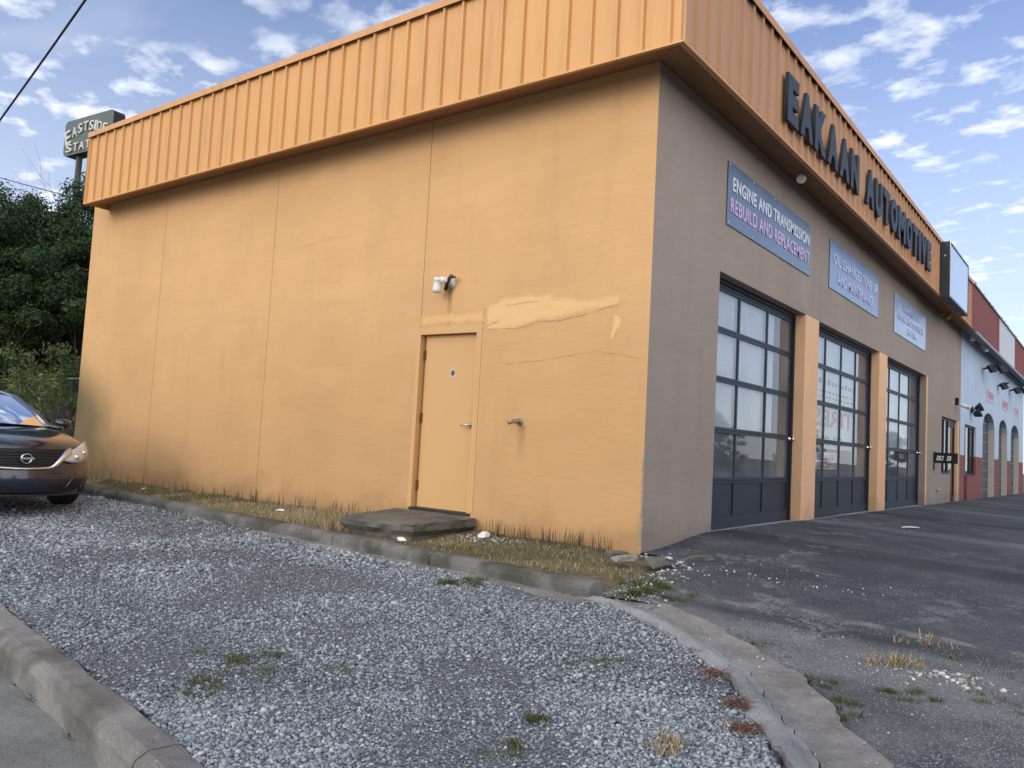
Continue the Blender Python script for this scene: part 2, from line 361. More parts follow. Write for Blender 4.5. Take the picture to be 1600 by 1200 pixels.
def glassmat(name, dusty=.25, dustc=(.30, .33, .37), tint=(.86, .90, .92), dark=None):
    m = Mat(name); n = m.n; l = m.l
    gl = n.new('ShaderNodeBsdfGlossy'); gl.inputs['Roughness'].default_value = .015; gl.inputs[0].default_value = (1, 1, 1, 1)
    tr = n.new('ShaderNodeBsdfTransparent'); tr.inputs[0].default_value = (*tint, 1)
    df = n.new('ShaderNodeBsdfDiffuse'); df.inputs[0].default_value = (*(dark or dustc), 1)
    fr = n.new('ShaderNodeFresnel'); fr.inputs[0].default_value = 1.5
    wv = m.noise(.9, 2); bp = n.new('ShaderNodeBump'); bp.inputs['Strength'].default_value = .08; bp.inputs['Distance'].default_value = .02; l.new(wv, bp.inputs['Height']); l.new(bp.outputs[0], gl.inputs['Normal'])
    a = n.new('ShaderNodeMixShader'); l.new(tr.outputs[0], a.inputs[1]); l.new(df.outputs[0], a.inputs[2])
    if dark: a.inputs[0].default_value = 1
    else: l.new(m.ramp(m.noise(1.3, 5, .65), .3, .75, dusty * .6, dusty * 1.5), a.inputs[0])
    b = n.new('ShaderNodeMixShader'); l.new(fr.outputs[0], b.inputs[0]); l.new(a.outputs[0], b.inputs[1]); l.new(gl.outputs[0], b.inputs[2])
    l.new(b.outputs[0], n['Material Output'].inputs[0]); n.remove(m.b); return m.m
M_glass = glassmat('dusty_window_glass', .22, (.42, .46, .50)); M_glass_clear = glassmat('window_glass', .08)
M_carglass = glassmat('car_glass', dark=(.02, .022, .025)); M_lens = glassmat('lamp_lens', .25, (.5, .5, .5))

# ------------------------------------------------------------------ terrain
def ky(x): return -1.60 - .0934 * (x - .53)      # back edge of the kerb beside the building
def zg(x, y):      # gravel lot
    d = max(0., ky(x) - .1 - y)
    z = -.13 - .055 * min(d, 4) + .018 * noise.noise(Vector((x * .9, y * .9, 0))) + .02 * noise.noise(Vector((x * .35, y * .35, 5)))
    return z
def za(x, y):      # parking lot
    h = .11 * smooth(.2, 1.7, y) - .006 * max(0, y - 1.7) - .028 * smooth(0, 1.2, -y)
    h -= .035 * min(x, 3) + .012 * max(0, x - 3)
    h -= .055 * max(0, min(6, -.6 - y)) + .0
    h += .028 * smooth(-1.35, -1.10, y + .18 * noise.noise(Vector((x * .8, 2, 0))) - .03 * x)
    h += .012 * noise.noise(Vector((x * .6, y * .6, 3)))
    if y < 0: h -= .10 * smooth(.75, .15, x) * smooth(0, -.5, y)
    return h
def sheet(name, x0, x1, y0, y1, dx, dy, fz, mat, keep=None):
    nx = max(1, int((x1 - x0) / dx)); ny = max(1, int((y1 - y0) / dy)); mb = MB(); idx = {}
    for j in range(ny + 1):
        for i in range(nx + 1):
            x = lerp(x0, x1, i / nx); y = lerp(y0, y1, j / ny); idx[i, j] = len(mb.v); mb.v.append((x, y, fz(x, y)))
    for j in range(ny):
        for i in range(nx):
            f = (idx[i, j], idx[i + 1, j], idx[i + 1, j + 1], idx[i, j + 1])
            if keep:
                c = [sum(mb.v[k][q] for k in f) / 4 for q in (0, 1)]
                if not keep(*c): continue
            mb.f.append(f); mb.mi.append(0)
    return struct(mb.build(name, mat, smooth=True, recalc=False))
# gutter strip centreline (curved concrete swale) : left/right edges
GL = [(.30, -1.76), (.55, -1.80), (.80, -1.90), (1.15, -2.10), (1.53, -2.38), (2.03, -2.85), (2.46, -3.45), (2.76, -3.95), (2.97, -4.5), (3.05, -5.2), (3.10, -6.0), (3.1, -7.5), (3.1, -9)]
GR = [(.46, -1.42), (.80, -1.45), (1.10, -1.60), (1.46, -1.84), (1.85, -2.15), (2.28, -2.52), (2.75, -3.13), (3.12, -3.65), (3.38, -4.3), (3.46, -5.1), (3.52, -6.0), (3.52, -7.5), (3.52, -9)]
def polyx(P, y):
    for a, b in zip(P, P[1:]):
        if b[1] <= y <= a[1]: return lerp(a[0], b[0], (y - a[1]) / (b[1] - a[1]))
    return P[0][0] if y > P[0][1] else P[-1][0]
RKI = lambda x: -5.09 - .172 * max(x, -3.2 - .25 * math.exp(min(0, x + 3.2)) + .25)        # road kerb inner edge
RKO = lambda x: RKI(x) - .20
def road_keep(x, y): return y < RKO(x) + .1
sheet('ground', -320, 420, -300, 460, 20, 20, lambda x, y: -1.15, M_base)
def zgl(x, y):
    z = zg(x, y) - .12 * smooth(.0, -.12, y - RKI(x))
    z -= .12 * smooth(.0, .14, x - polyx(GL, y) - .02) if y < -1.7 else 0
    if -14 < x < .5: z -= .1 * smooth(-.14, -.04, y - ky(x))
    return z
sheet('gravel_lot', -30, 3.4, -6.6, 1.2, .12, .12, zgl, M_gbed, lambda x, y: y > RKO(x) + .03 and x < polyx(GL, y) + .30 and not (y > ky(x) - .04 and x > -11.9 and x < .45) and not (y > -1.7 and x > .45))
sheet('parking_lot', .0, 12, -12, 12, .2, .2, za, M_asph, lambda x, y: x > (polyx(GR, y) - .25 if y < -1.7 else (.15 if y < 0 else -.4)))
far = sheet('parking_lot_far', .0, 60, 12, 120, 1.2, 2, za, M_asph)
sheet('parking_lot_side', 12, 60, -12, 12, 1.2, 1.0, za, M_asph)
sheet('street', -60, 3.3, -30, -3.0, .3, .3, lambda x, y: zg(x, RKI(x)) - .15 - .012 * (RKO(x) - y), M_road, lambda x, y: y < RKO(x) + .12 and y > -14 and x > -30)

# planting strip between wall and kerb
def zs(x, y):
    t = (y - ky(x)) / (0 - ky(x)); return -.045 + .065 * t + .02 * noise.noise(Vector((x * 1.7, y * 1.7, 0))) - .02 * smooth(-.6, .3, x) - .14 * smooth(.22, .62, x)
def strip():
    m = Mat('strip_soil', .95, .1).col((.17, .135, .085))
    m.layer(m.ramp(m.noise(2.6, 5, .7), .42, .62, 0, .75), (.085, .09, .04))
    m.layer(m.ramp(m.noise(26, 5, .75), .5, .68, 0, .7), (.30, .25, .16))
    m.layer(m.ramp(m.noise(18, 5, .75, loc=(5, 5, 5)), .52, .66, 0, .7), (.05, .045, .03))
    m.bump(m.noise(22, 6, .75), 1, .03); return m.m
sheet('planting_strip', -13.5, .62, -1.75, .04, .1, .07, zs, strip(), lambda x, y: y > ky(x) - .03)

# kerb beside the building: separate cast lengths
def kerb_piece(name, pts_back, w, ztop, zbot, mat, parent, wob=.008):
    mb = MB(); n = len(pts_back); zbot0 = zbot; prof = [(0, zbot), (0, ztop), (-.02, ztop + .006), (-w * .7, ztop + .004), (-w + .012, ztop - .018), (-w - .004, ztop - .05), (-w - .012, zbot)]
    for i, (x, y) in enumerate(pts_back):
        a = pts_back[max(0, i - 1)]; b = pts_back[min(n - 1, i + 1)]; t = Vector((b[0] - a[0], b[1] - a[1])).normalized(); nn = Vector((-t.y, t.x))
        for k, (o, z) in enumerate(prof):
            q = wob * noise.noise(Vector((x * 3.1, y * 3.1, k * .7)));  q2 = wob * noise.noise(Vector((x * 3.1, y * 3.1, 9 + k)))
            base = parent['z0'] if False else 0
            mb.v.append((x + nn.x * (o + q), y + nn.y * (o + q), z + q2 + base))
    m = len(prof)
    for i in range(n - 1):
        for k in range(m - 1): mb.f.append((i * m + k, (i + 1) * m + k, (i + 1) * m + k + 1, i * m + k + 1)); mb.mi.append(0)
    mb.f += [tuple(range(m)), tuple((n - 1) * m + k for k in range(m))[::-1]]; mb.mi += [0, 0]
    return mb.build(name, mat, None)
xs = [-14.0, -11.4, -8.55, -5.6, -2.75, -1.28, .53]
for i in range(6):
    a, b = xs[i] + .006, xs[i + 1] - .006; n = max(6, int((b - a) / .12))
    o = kerb_piece('kerb', [(lerp(a, b, k / n), ky(lerp(a, b, k / n))) for k in range(n + 1)], .17, -.012, -.3, M_kerb, {})
    struct(o)
# road kerb
a = -14.0
for seg in [(-14, -10.6), (-10.6, -7.2), (-7.2, -3.9), (-3.9, -2.05), (-2.05, .62), (.62, 3.02)]:
    n = int((seg[1] - seg[0]) / .1); pts = [(x, RKI(x)) for x in [lerp(seg[0] + .006, seg[1] - .006, k / n) for k in range(n + 1)]]
    o = kerb_piece('road_kerb', pts, .19, 0, -.45, M_kerb2, {}, .016)
    for v in o.data.vertices: v.co.z += zg(v.co.x, RKI(v.co.x)) + .015
    struct(o)
# curved concrete gutter: main slab and raised pale lip on its left
def ribbon(name, A, B, zoff, mat, thick=.08, sub=14):
    mb = MB(); P = []
    def dense(Q): return [(lerp(Q[i][0], Q[i + 1][0], k / sub), lerp(Q[i][1], Q[i + 1][1], k / sub)) for i in range(len(Q) - 1) for k in range(sub)] + [Q[-1]]
    A, B = dense(A), dense(B); n = len(A); m = 7
    for i in range(n):
        for k in range(m):
            t = k / (m - 1); x = lerp(A[i][0], B[i][0], t); y = lerp(A[i][1], B[i][1], t)
            e = (.03 * noise.noise(Vector((x * 4, y * 4, 7))) + .02 * noise.noise(Vector((x * 13, y * 13, 7)))) * (1 if k in (0, m - 1) else 0)
            mb.v.append((x + e, y + e, zoff(x, y, t) + .008 * noise.noise(Vector((x * 5, y * 5, 1))) + .004 * noise.noise(Vector((x * 19, y * 19, 1)))))
    for i in range(n - 1):
        for k in range(m - 1): mb.f.append((i * m + k, (i + 1) * m + k, (i + 1) * m + k + 1, i * m + k + 1)); mb.mi.append(0)
    o = len(mb.v)
    for i in range(n):
        for k in (0, m - 1): p = mb.v[i * m + k]; mb.v.append((p[0], p[1], p[2] - thick))
    for i in range(n - 1):
        mb.f += [(i * m, (i + 1) * m, o + (i + 1) * 2, o + i * 2), (i * m + m - 1, (i + 1) * m + m - 1, o + (i + 1) * 2 + 1, o + i * 2 + 1)]; mb.mi += [0, 0]
    return struct(mb.build(name, mat, smooth=False))
gz = lambda x, y: max(zg(min(x, 3), y), -.32) + .0
GM = [(lerp(a[0], b[0], .30), lerp(a[1], b[1], .30)) for a, b in zip(GL, GR)]
ribbon('concrete_gutter', [(lerp(a[0], b[0], .02), lerp(a[1], b[1], .02)) for a, b in zip(GM, GR)], GR, lambda x, y, t: gz(x, y) + .012 - .02 * math.sin(PI * t), M_gut)
ribbon('gutter_lip', GL, GM, lambda x, y, t: gz(x, y) + .016 + .022 * math.sin(PI * min(1, t * 1.15)), M_gut2)
pan = [(x, ky(x) - .17) for x in [lerp(-4.2, .50, k / 20) for k in range(21)]]
ribbon('gutter_pan', [(x, y - .10 - .04 * k / 20) for k, (x, y) in enumerate(pan)], pan, lambda x, y, t: zg(x, y) + .012, M_gut, .05, 2)

# ------------------------------------------------------------------ main building
B = thing('auto_shop_building', 'auto repair shop with orange stucco side wall, taupe front, garage doors and orange ribbed fascia', 'building')
XL, YR, ZT, ZB = -11.62, 19.55, 6.0, -.5
def cells(mb, u0, u1, z0, z1, holes, put):
    us = sorted({u0, u1} | {h[0] for h in holes} | {h[1] for h in holes}); zs_ = sorted({z0, z1} | {h[2] for h in holes} | {h[3] for h in holes})
    for a, b in zip(us, us[1:]):
        run = None
        for c, d in zip(zs_, zs_[1:]):
            m_ = ((a + b) / 2, (c + d) / 2)
            hole = any(h[0] < m_[0] < h[1] and h[2] < m_[1] < h[3] for h in holes)
            if hole:
                if run: put(a, b, *run); run = None
            else: run = (run[0], d) if run else (c, d)
        if run: put(a, b, *run)
# side wall in four tilt-up panels with narrow joints
D0, D1, DZ0, DZ1 = -3.135, -2.165, .19, 2.325
joints = [XL, -9.10, -6.115, -3.105, 0]
mb = MB()
for a, b in zip(joints, joints[1:]):
    aa = a + (.004 if a != XL else 0); bb = b - (.004 if b != 0 else 0)
    hs = [(max(aa, D0), min(bb, D1), DZ0, DZ1)] if bb > D0 and aa < D1 and min(bb, D1) - max(aa, D0) > .01 else []
    if a == -6.115: hs = [(D0, bb, DZ0, DZ1)]
    bb = min(bb, -.003)
    cells(mb, aa, bb, ZB, ZT, hs, lambda p, q, r, s_: mb.box(p, q, 0, .2, r, s_))
mb.build('side_wall', M_side, B)
mj = MB()
for j in joints[1:-1]:
    if j == -3.105: mj.box(j - .0035, j + .0035, .012, .03, DZ1 + .06, ZT)
    else: mj.box(j - .0035, j + .0035, .012, .03, ZB, ZT)
mj.build('panel_joint', M_void, B)
# plaster repairs: irregular, slightly proud, paler coat
def patchmat(name, c):
    m = stucco(name, ORANGE, (.30, .185, .10), True)
    class Q: pass
    t = m.node_tree; n = t.nodes; b = n['Principled BSDF']; src = b.inputs['Base Color'].links[0].from_socket
    a = n.new('ShaderNodeAttribute'); a.attribute_name = 'tone'
    nz = n.new('ShaderNodeTexNoise'); nz.inputs['Scale'].default_value = 9; nz.inputs['Detail'].default_value = 6; nz.inputs['Roughness'].default_value = .7
    tcn = n.new('ShaderNodeTexCoord'); mp = n.new('ShaderNodeMapping'); mp.inputs['Scale'].default_value = (.5, 1, 2.4); t.links.new(tcn.outputs['Object'], mp.inputs[0]); t.links.new(mp.outputs[0], nz.inputs['Vector'])
    ad = n.new('ShaderNodeMath'); ad.operation = 'ADD'; t.links.new(a.outputs['Fac'], ad.inputs[0]); t.links.new(nz.outputs[0], ad.inputs[1])
    mr = n.new('ShaderNodeMapRange'); mr.interpolation_type = 'SMOOTHSTEP'; mr.inputs[1].default_value = .55; mr.inputs[2].default_value = 1.15; mr.inputs[4].default_value = .85; t.links.new(ad.outputs[0], mr.inputs[0])
    mx = n.new('ShaderNodeMix'); mx.data_type = 'RGBA'; t.links.new(mr.outputs[0], mx.inputs[0]); t.links.new(src, mx.inputs[6]); mx.inputs[7].default_value = (*c, 1); t.links.new(mx.outputs[2], b.inputs['Base Color'])
    return m
M_patch = patchmat('plaster_patch', (.705, .455, .215)); M_patch2 = patchmat('plaster_skim', (.675, .41, .182))
def inside(P, x, z):
    c = False
    for i in range(len(P)):
        (x0, z0), (x1, z1) = P[i], P[i - 1]
        if (z0 > z) != (z1 > z) and x < (x1 - x0) * (z - z0) / (z1 - z0) + x0: c = not c
    return c
def edist(P, x, z):
    m = 9
    for i in range(len(P)):
        ax, az_ = P[i - 1]; bx_, bz = P[i]; dx, dz = bx_ - ax, bz - az_; t = max(0, min(1, ((x - ax) * dx + (z - az_) * dz) / (dx * dx + dz * dz + 1e-9))); m = min(m, math.hypot(ax + t * dx - x, az_ + t * dz - z))
    return m
def patch(P, name='plaster_patch', t=.004, mat=None, st=.014, soft=.09):
    x0, x1 = min(p[0] for p in P) - .02, max(p[0] for p in P) + .02; z0, z1 = min(p[1] for p in P) - .02, max(p[1] for p in P) + .02
    nx, nz = int((x1 - x0) / st) + 1, int((z1 - z0) / st) + 1; V = []; T = []; idx = {}; F = []
    for j in range(nz + 1):
        for i in range(nx + 1):
            x, z = x0 + i * st, z0 + j * st; w = .022 * noise.noise(Vector((x * 7, z * 9, 1))); h = .022 * noise.noise(Vector((x * 7, z * 9, 6)))
            ins = inside(P, x + w, z + h); d = edist(P, x + w, z + h)
            if not ins and d > st * 1.5: continue
            f = min(1, d / soft) if ins else 0
            idx[i, j] = len(V); V.append((x, -.0008 - t * (f ** .6) * (.7 + .6 * noise.noise(Vector((x * 5, z * 16, 3)))), z)); T.append(f * .85 + .0)
    for j in range(nz):
        for i in range(nx):
            q = [(i, j), (i + 1, j), (i + 1, j + 1), (i, j + 1)]
            if all(k in idx for k in q): F.append([idx[k] for k in q])
    return np_obj(name, np.array(V), np.array(F), mat or M_patch, B, smooth=True, tone=np.array(T))
patch([(-2.12, 2.38), (-2.09, 2.58), (-1.91, 2.66), (-1.55, 2.69), (-1.17, 2.66), (-.86, 2.59), (-.66, 2.57), (-.51, 2.59), (-.36, 2.61), (-.31, 2.48), (-.48, 2.44), (-.75, 2.42), (-1.09, 2.36), (-1.36, 2.345), (-1.62, 2.28), (-1.89, 2.25), (-2.08, 2.29)])
patch([(-.41, 2.4), (-.33, 2.36), (-.32, 2.31), (-.41, 2.12), (-.45, 2.15), (-.43, 2.25)], soft=.03)
patch([(-3.09, 2.39), (-3.09, 2.50), (-2.7, 2.53), (-2.4, 2.50), (-2.12, 2.53), (-2.12, 2.39)], soft=.05, t=.002, mat=M_patch2)
# hairline cracks as thin grooves
def crack(pts, w=.004):
    mb = MB(); P3 = []
    for a, b in zip(pts, pts[1:]):
        k = max(2, int(math.dist(a, b) / .05))
        for j in range(k):
            x, z = lerp(a[0], b[0], j / k), lerp(a[1], b[1], j / k); P3.append((x, z + .012 * noise.noise(Vector((x * 9, z * 9, 3)))))
    P3.append(pts[-1])
    for (x0, z0), (x1, z1) in zip(P3, P3[1:]):
        ww = w * (.4 + abs(noise.noise(Vector((x0 * 6, z0 * 6, 0)))) * 1.6)
        if noise.noise(Vector((x0 * 2.2, z0 * 3, 9))) < -.22: continue
        mb.add([(x0, -.0062, z0 - ww / 2), (x1, -.0062, z1 - ww / 2), (x1, -.0062, z1 + ww / 2), (x0, -.0062, z0 + ww / 2)], [(0, 1, 2, 3)])
    mb.build('wall_crack', M_crk, B, recalc=False)
M_crk = plain('crack_shadow', (.40, .23, .10), .95, .05)
crack([(-2.08, 2.33), (-1.98, 2.37), (-1.9, 2.39)], .006)
crack([(-2.05, 2.30), (-1.62, 2.295), (-1.36, 2.36), (-1.09, 2.355), (-.75, 2.41), (-.34, 2.50)], .005)
crack([(-1.8, 2.56), (-1.4, 2.59), (-1.1, 2.585)], .003)
crack([(-1.75, 1.90), (-1.2, 1.94), (-.6, 2.02), (-.1, 1.93)], .003)
crack([(-5.5, 3.60), (-5.0, 3.665), (-4.4, 3.65)], .003)
# front wall
G = [(1.70, 4.93, 3), (5.60, 9.55, 4), (10.22, 14.33, 4)]
ZD = 3.15
mb = MB(); YW0, YW1 = 16.50, 19.12
holes = [(1.70, 14.33, -.5, ZD), (YW0, 17.92, .80, 2.31), (17.92, YW1, 0.02, 2.31)]
cells(mb, 0.2, YR, ZB, ZT, holes, lambda p, q, r, s_: mb.box(-.2, 0, p, q, r, s_))
mb.box(-.0025, 0, .0015, .2, ZB, ZT)
mb.build('front_wall', M_front, B)
MB().box(-.22, .004, 4.93, 5.60, ZB, ZD - .001).build('pillar', M_pillar, B); MB().box(-.22, .004, 9.55, 10.22, ZB, ZD - .001).build('pillar', M_pillar, B)
MB().box(-.22, .004, 14.335, 14.50, ZB, ZD - .001).build('pillar', M_pillar, B, label='narrow orange strip right of the third garage door')
MB().box(-.205, .0025, 19.08, 19.30, ZB, 2.31).build('door_reveal', M_pillar, B)
# eroded corner: peeled edge with exposed dark gap
mb = MB(); 
for k in range(34):
    z = .02 + k * .028; w = .012 + .016 * abs(noise.noise(Vector((0, z * 5, 2)))); mb.box(-.004 - w * .6, .006, -.006, w, z, z + .029, bev=0)
mb.build('corner_damage', plain('broken_plaster', (.40, .33, .24), .95, .1, var=.9, sc=22, bump=.8), B)
# other walls and roof
mb = MB(); mb.box(XL, XL + .2, .2, YR, ZB, ZT); mb.box(XL + .2, -.2, YR - .2, YR, ZB, ZT); mb.box(XL + .2, -.2, YR + .001 - .4, YR - .2, ZB, 5.0)
mb.build('rear_wall', M_side, B)
MB().box(XL + .2, -.2, .2, YR - .4, 5.5, 5.6).build('roof', M_roof, B)
# interior so the garage glass has something real behind it
mb = MB(); mb.box(XL + .21, -.21, .21, YR - .42, .0, .04); mb.box(-7.0, -6.9, .22, YR - .5, .05, 5.4)
mb.box(-6.9, -.21, 15.6, 15.7, .05, 5.4)
mb.build('interior', M_int, B)
# fascia
FB, FT, FO = 4.86, 6.12, .42
XF0 = -11.08; RIB = .292
def ribs(axis, a, b, off, z0, z1, mat, name, step=RIB, parent=B):
    mb = MB(); n = int(round((b - a) / step)); w, d = .017, .034
    if axis == 'x': mb.box(a, b, -off, -off + .02, z0, z1)
    else: mb.box(off - .02, off, a, b, z0, z1)
    for i in range(n + 1):
        c = a + i * step
        if c > b - .02: break
        if i == 0: c += .02
        top = z1 - .012 + .008 * noise.noise(Vector((i * 1.7, 0, 0)))
        poly = [(c - w * 1.5, 0), (c - w * .8, d), (c + w * .8, d), (c + w * 1.5, 0)]
        if axis == 'x': vs = [(p, -off - q, z) for z in (z0 + .012, top) for p, q in poly]
        else: vs = [(off + q, p, z) for z in (z0 + .012, top) for p, q in poly]
        mb.add(vs, [(0, 1, 5, 4), (1, 2, 6, 5), (2, 3, 7, 6), (3, 2, 1, 0), (4, 5, 6, 7)])
    return mb.build(name, mat, parent)
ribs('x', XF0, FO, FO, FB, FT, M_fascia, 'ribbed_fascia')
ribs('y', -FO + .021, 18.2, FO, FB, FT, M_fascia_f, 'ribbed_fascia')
# cap flashing with lapped joints, lower lip and dark closure gap
mb = MB(); x = XF0 - .02
while x < FO + .03:
    e = min(x + 3.0, FO + .06); mb.box(x + .003, e, -FO - .058, .25, FT + .004, FT + .035); mb.box(x + .003, e, -FO - .058, -FO - .046, FT - .055, FT + .004); x = e
y = -FO - .045
while y < 18.2:
    e = min(y + 3.0, 18.2); mb.box(-.25, FO + .058, y + .003, e, FT + .0375, FT + .066) if False else mb.box(FO + .046, FO + .058, y + .003, e, FT - .055, FT + .037); mb.box(-.25, FO + .046, max(y, .26) + .003, e, FT + .006, FT + .037); y = e
mb.build('fascia_cap', M_cap, B)
mb = MB(); mb.box(XF0, FO - .003, -FO - .032, -FO - .002, FT - .028, FT + .0); mb.box(FO + .002, FO + .032, -FO, 18.2, FT - .028, FT + .0)
mb.build('fascia_gap', M_void, B)
mb = MB(); mb.box(XF0, FO + .05, -FO - .045, -FO - .001, FB - .012, FB + .010); mb.box(FO + .001, FO + .05, -FO, 18.2, FB - .012, FB + .010)
mb.box(XF0 - .008, XF0, -FO - .045, 0.0, FB, FT + .002)
mb.build('fascia_trim', M_fascia, B)
# sloping soffit
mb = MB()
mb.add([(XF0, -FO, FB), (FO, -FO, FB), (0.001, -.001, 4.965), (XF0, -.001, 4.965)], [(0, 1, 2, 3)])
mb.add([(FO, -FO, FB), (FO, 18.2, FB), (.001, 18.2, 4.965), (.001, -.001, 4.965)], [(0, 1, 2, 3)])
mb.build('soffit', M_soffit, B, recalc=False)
# side steel door
dr = MB().box(D0 + .075, D1 - .045, .07, .11, DZ0 + .012, DZ1 - .055)
M_doorp = Mat('door_paint', .55, .35).col((.55, .33, .14))
M_doorp.layer(M_doorp.ramp(M_doorp.noise(1.5, 5, .6), .4, .7, 0, .3), (.52, .30, .11))
g_ = M_doorp.math('MULTIPLY', M_doorp.ramp(M_doorp.math('ABSOLUTE', M_doorp.math('ADD', M_doorp.pos(0), 2.232)), .04, .008, 0, 1), M_doorp.math('MULTIPLY', M_doorp.ramp(M_doorp.pos(2), .82, 1.0, 0, 1), M_doorp.ramp(M_doorp.pos(2), 1.66, 1.45, 0, 1)))
M_doorp.layer(M_doorp.math('MULTIPLY', g_, M_doorp.ramp(M_doorp.noise(9, 5, .8, sc=(1, 1, .5)), .36, .55, 0, .9)), (.12, .07, .04))
M_doorp = M_doorp.m
door = dr.build('door', M_doorp, B, label='orange painted steel side door')
mb = MB()   # steel frame: head, jambs
mb.box(D0, D0 + .052, -.008, .16, DZ0, DZ1); mb.box(D1 - .040, D1, -.008, .16, DZ0, DZ1); mb.box(D0 + .052, D1 - .040, -.006, .16, DZ1 - .050, DZ1)
mb.box(D0 + .052, D0 + .066, .112, .16, DZ0, DZ1 - .05)
mb.box(D0 - .012, D0, -.006, .02, DZ0 + .02, DZ1 + .03); mb.box(D1, D1 + .035, -.006, .02, DZ0 + .02, DZ1 + .03); mb.box(D0, D1, -.005, .02, DZ1, DZ1 + .03)
mb.build('door_frame', M_doorp, B)
MB().box(D0 + .052, D1 - .040, .115, .15, DZ0, DZ1 - .05).build('door_backing', M_void, B)
MB().box(D0 + .03, D1, -.02, .07, DZ0 - .02, DZ0 + .008).build('threshold', M_dark, B)
for z in (2.03, 1.27, .46):
    mb = MB(); mb.tube([(D0 + .068, .062, z - .06), (D0 + .068, .062, z + .06)], .010, 8); mb.box(D0 + .056, D0 + .09, .064, .069, z - .055, z + .055); mb.build('hinge', M_rust, door)
mb = MB(); hx, hz = -2.262, 1.205
T = Matrix.Translation((hx, .07, hz)) @ Matrix.Rotation(R(90), 4, 'X')
mb.lathe([(0, .0), (.037, .0), (.037, .010), (.030, .018), (.014, .022), (.013, .060), (0.0, .062)], 20, T)
mb.tube([(hx, .016, hz), (hx - .03, .008, hz - .003), (hx - .075, .006, hz - .012), (hx - .125, .012, hz - .014)], [.011, .012, .011, .008], 10)
mb.build('door_handle', M_steel, door, smooth=True)
mb = MB(); mb.box(-2.222, -2.214, .062, .0705, .86, 1.62); mb.build('latch_guard', M_rust, door)
mb = MB(); T = Matrix.Translation((-2.60, .0693, 1.81)) @ Matrix.Rotation(R(90), 4, 'X')
mb.prism([(-.040, -.045), (.040, -.045), (.040, .045), (-.040, .045)], 0, .0015, T, 0)
mb.prism([(.030 * math.cos(q * PI / 12), .035 * math.sin(q * PI / 12)) for q in range(24)], .0015, .0025, T, 1)
mb.build('door_sticker', [plain('sticker_white', (.55, .48, .36)), plain('sticker_blue', (.06, .085, .14))], door)
# pipe stub through the wall
mb = MB(); mb.tube([(-1.53, .05, 1.262), (-1.535, -.06, 1.262), (-1.55, -.13, 1.256), (-1.565, -.16, 1.240)], [.024, .024, .025, .025], 12); mb.tube([(-1.53, .0, 1.262), (-1.53, -.012, 1.262)], .042, 16)
tag(mb.build('pipe_stub', plain('worn_pipe', (.33, .27, .22), .5, .4, .3, var=.6, sc=30), smooth=True), 'short bent metal pipe stub poking out of the orange wall right of the side door', 'pipe')
# wall lamp above the side door
lx, lz = -2.72, 2.86
t = thing('wall_lamp', 'white cylindrical lamp with loose black wires on the orange wall above the side door', 'lamp', (lx + .06, 0, lz))
mb = MB(); T = Matrix.Translation((-.085, -.13, -.005)) @ Matrix.Rotation(R(6), 4, 'Y') @ Matrix.Scale(.95, 4)
mb.lathe([(0, .075), (.052, .075), (.058, .06), (.058, .035), (.050, .030), (.053, -.01), (.050, -.035), (.057, -.06), (.055, -.11), (.048, -.11), (.046, -.06)], 24, T); mb.build('lamp_head', M_white, t, smooth=True)
mb = MB(); mb.lathe([(0, 0), (.040, 0)], 20, T @ Matrix.Translation((0, 0, -.085))); mb.build('lamp_glass', M_dark, t)
mb = MB(); mb.tube([(-.05, -.13, .04), (-.02, -.10, .04), (.01, -.05, .03), (.03, -.0, .01)], [.040, .038, .034, .036], 12); mb.tube([(.03, 0, .01), (.03, -.02, .01)], .05, 16); mb.build('bracket', M_white, t, smooth=True)
mb = MB()
for k in range(5):
    q = k * .011; mb.tube([(-.03 + q, -.07, -.07 - .01 * (k % 2)), (.0 + q, -.09, -.01), (.03 + q * 1.2, -.085, .06), (.06 + q * 1.9 + .01 * (k % 2), -.07, .115 - .012 * k)], .0065, 6)
mb.build('wires', M_black, t, smooth=True)
# concrete door step
mb = MB(); cs = [(-3.30, -.03), (-2.05, -.03), (-2.0, -1.08), (-2.98, -1.20)]
bm = bmesh.new(); nx, ny = 22, 16
def slabpt(u, v, z):
    x = lerp(lerp(cs[0][0], cs[1][0], u), lerp(cs[3][0], cs[2][0], u), v); y = lerp(lerp(cs[0][1], cs[1][1], u), lerp(cs[3][1], cs[2][1], u), v)
    q = .03 * noise.noise(Vector((x * 4, y * 4, z * 6))) + .012 * noise.noise(Vector((x * 15, y * 15, z * 15))); e = max(abs(u - .5), abs(v - .5)) > .49
    return (x + (q if e else 0), y + (q if e else 0), z + .012 * noise.noise(Vector((x * 3, y * 3, 2))) - (.012 if e else 0))
top = [[bm.verts.new(slabpt(i / nx, j / ny, .175 - .025 * j / ny)) for i in range(nx + 1)] for j in range(ny + 1)]
for j in range(ny):
    for i in range(nx): bm.faces.new((top[j][i], top[j + 1][i], top[j + 1][i + 1], top[j][i + 1]))
rim = [top[0][i] for i in range(nx + 1)] + [top[j][nx] for j in range(1, ny + 1)] + [top[ny][i] for i in range(nx - 1, -1, -1)] + [top[j][0] for j in range(ny - 1, 0, -1)]
prev = rim
for lv in (.12, .07, .01, -.09):
    cur = []
    for v in rim:
        q = .03 * noise.noise(Vector((v.co.x * 6, v.co.y * 6, lv * 20)))
        c_ = Vector((-2.7, -.6, 0)); d = (Vector((v.co.x, v.co.y, 0)) - c_).normalized()
        k_ = -.09 * smooth(.07, -.03, lv) + q
        cur.append(bm.verts.new((v.co.x + d.x * k_, min(v.co.y + d.y * k_, -.015), lv)))
    for i in range(len(rim)): k = (i + 1) % len(rim); bm.faces.new((prev[i], prev[k], cur[k], cur[i]))
    prev = cur
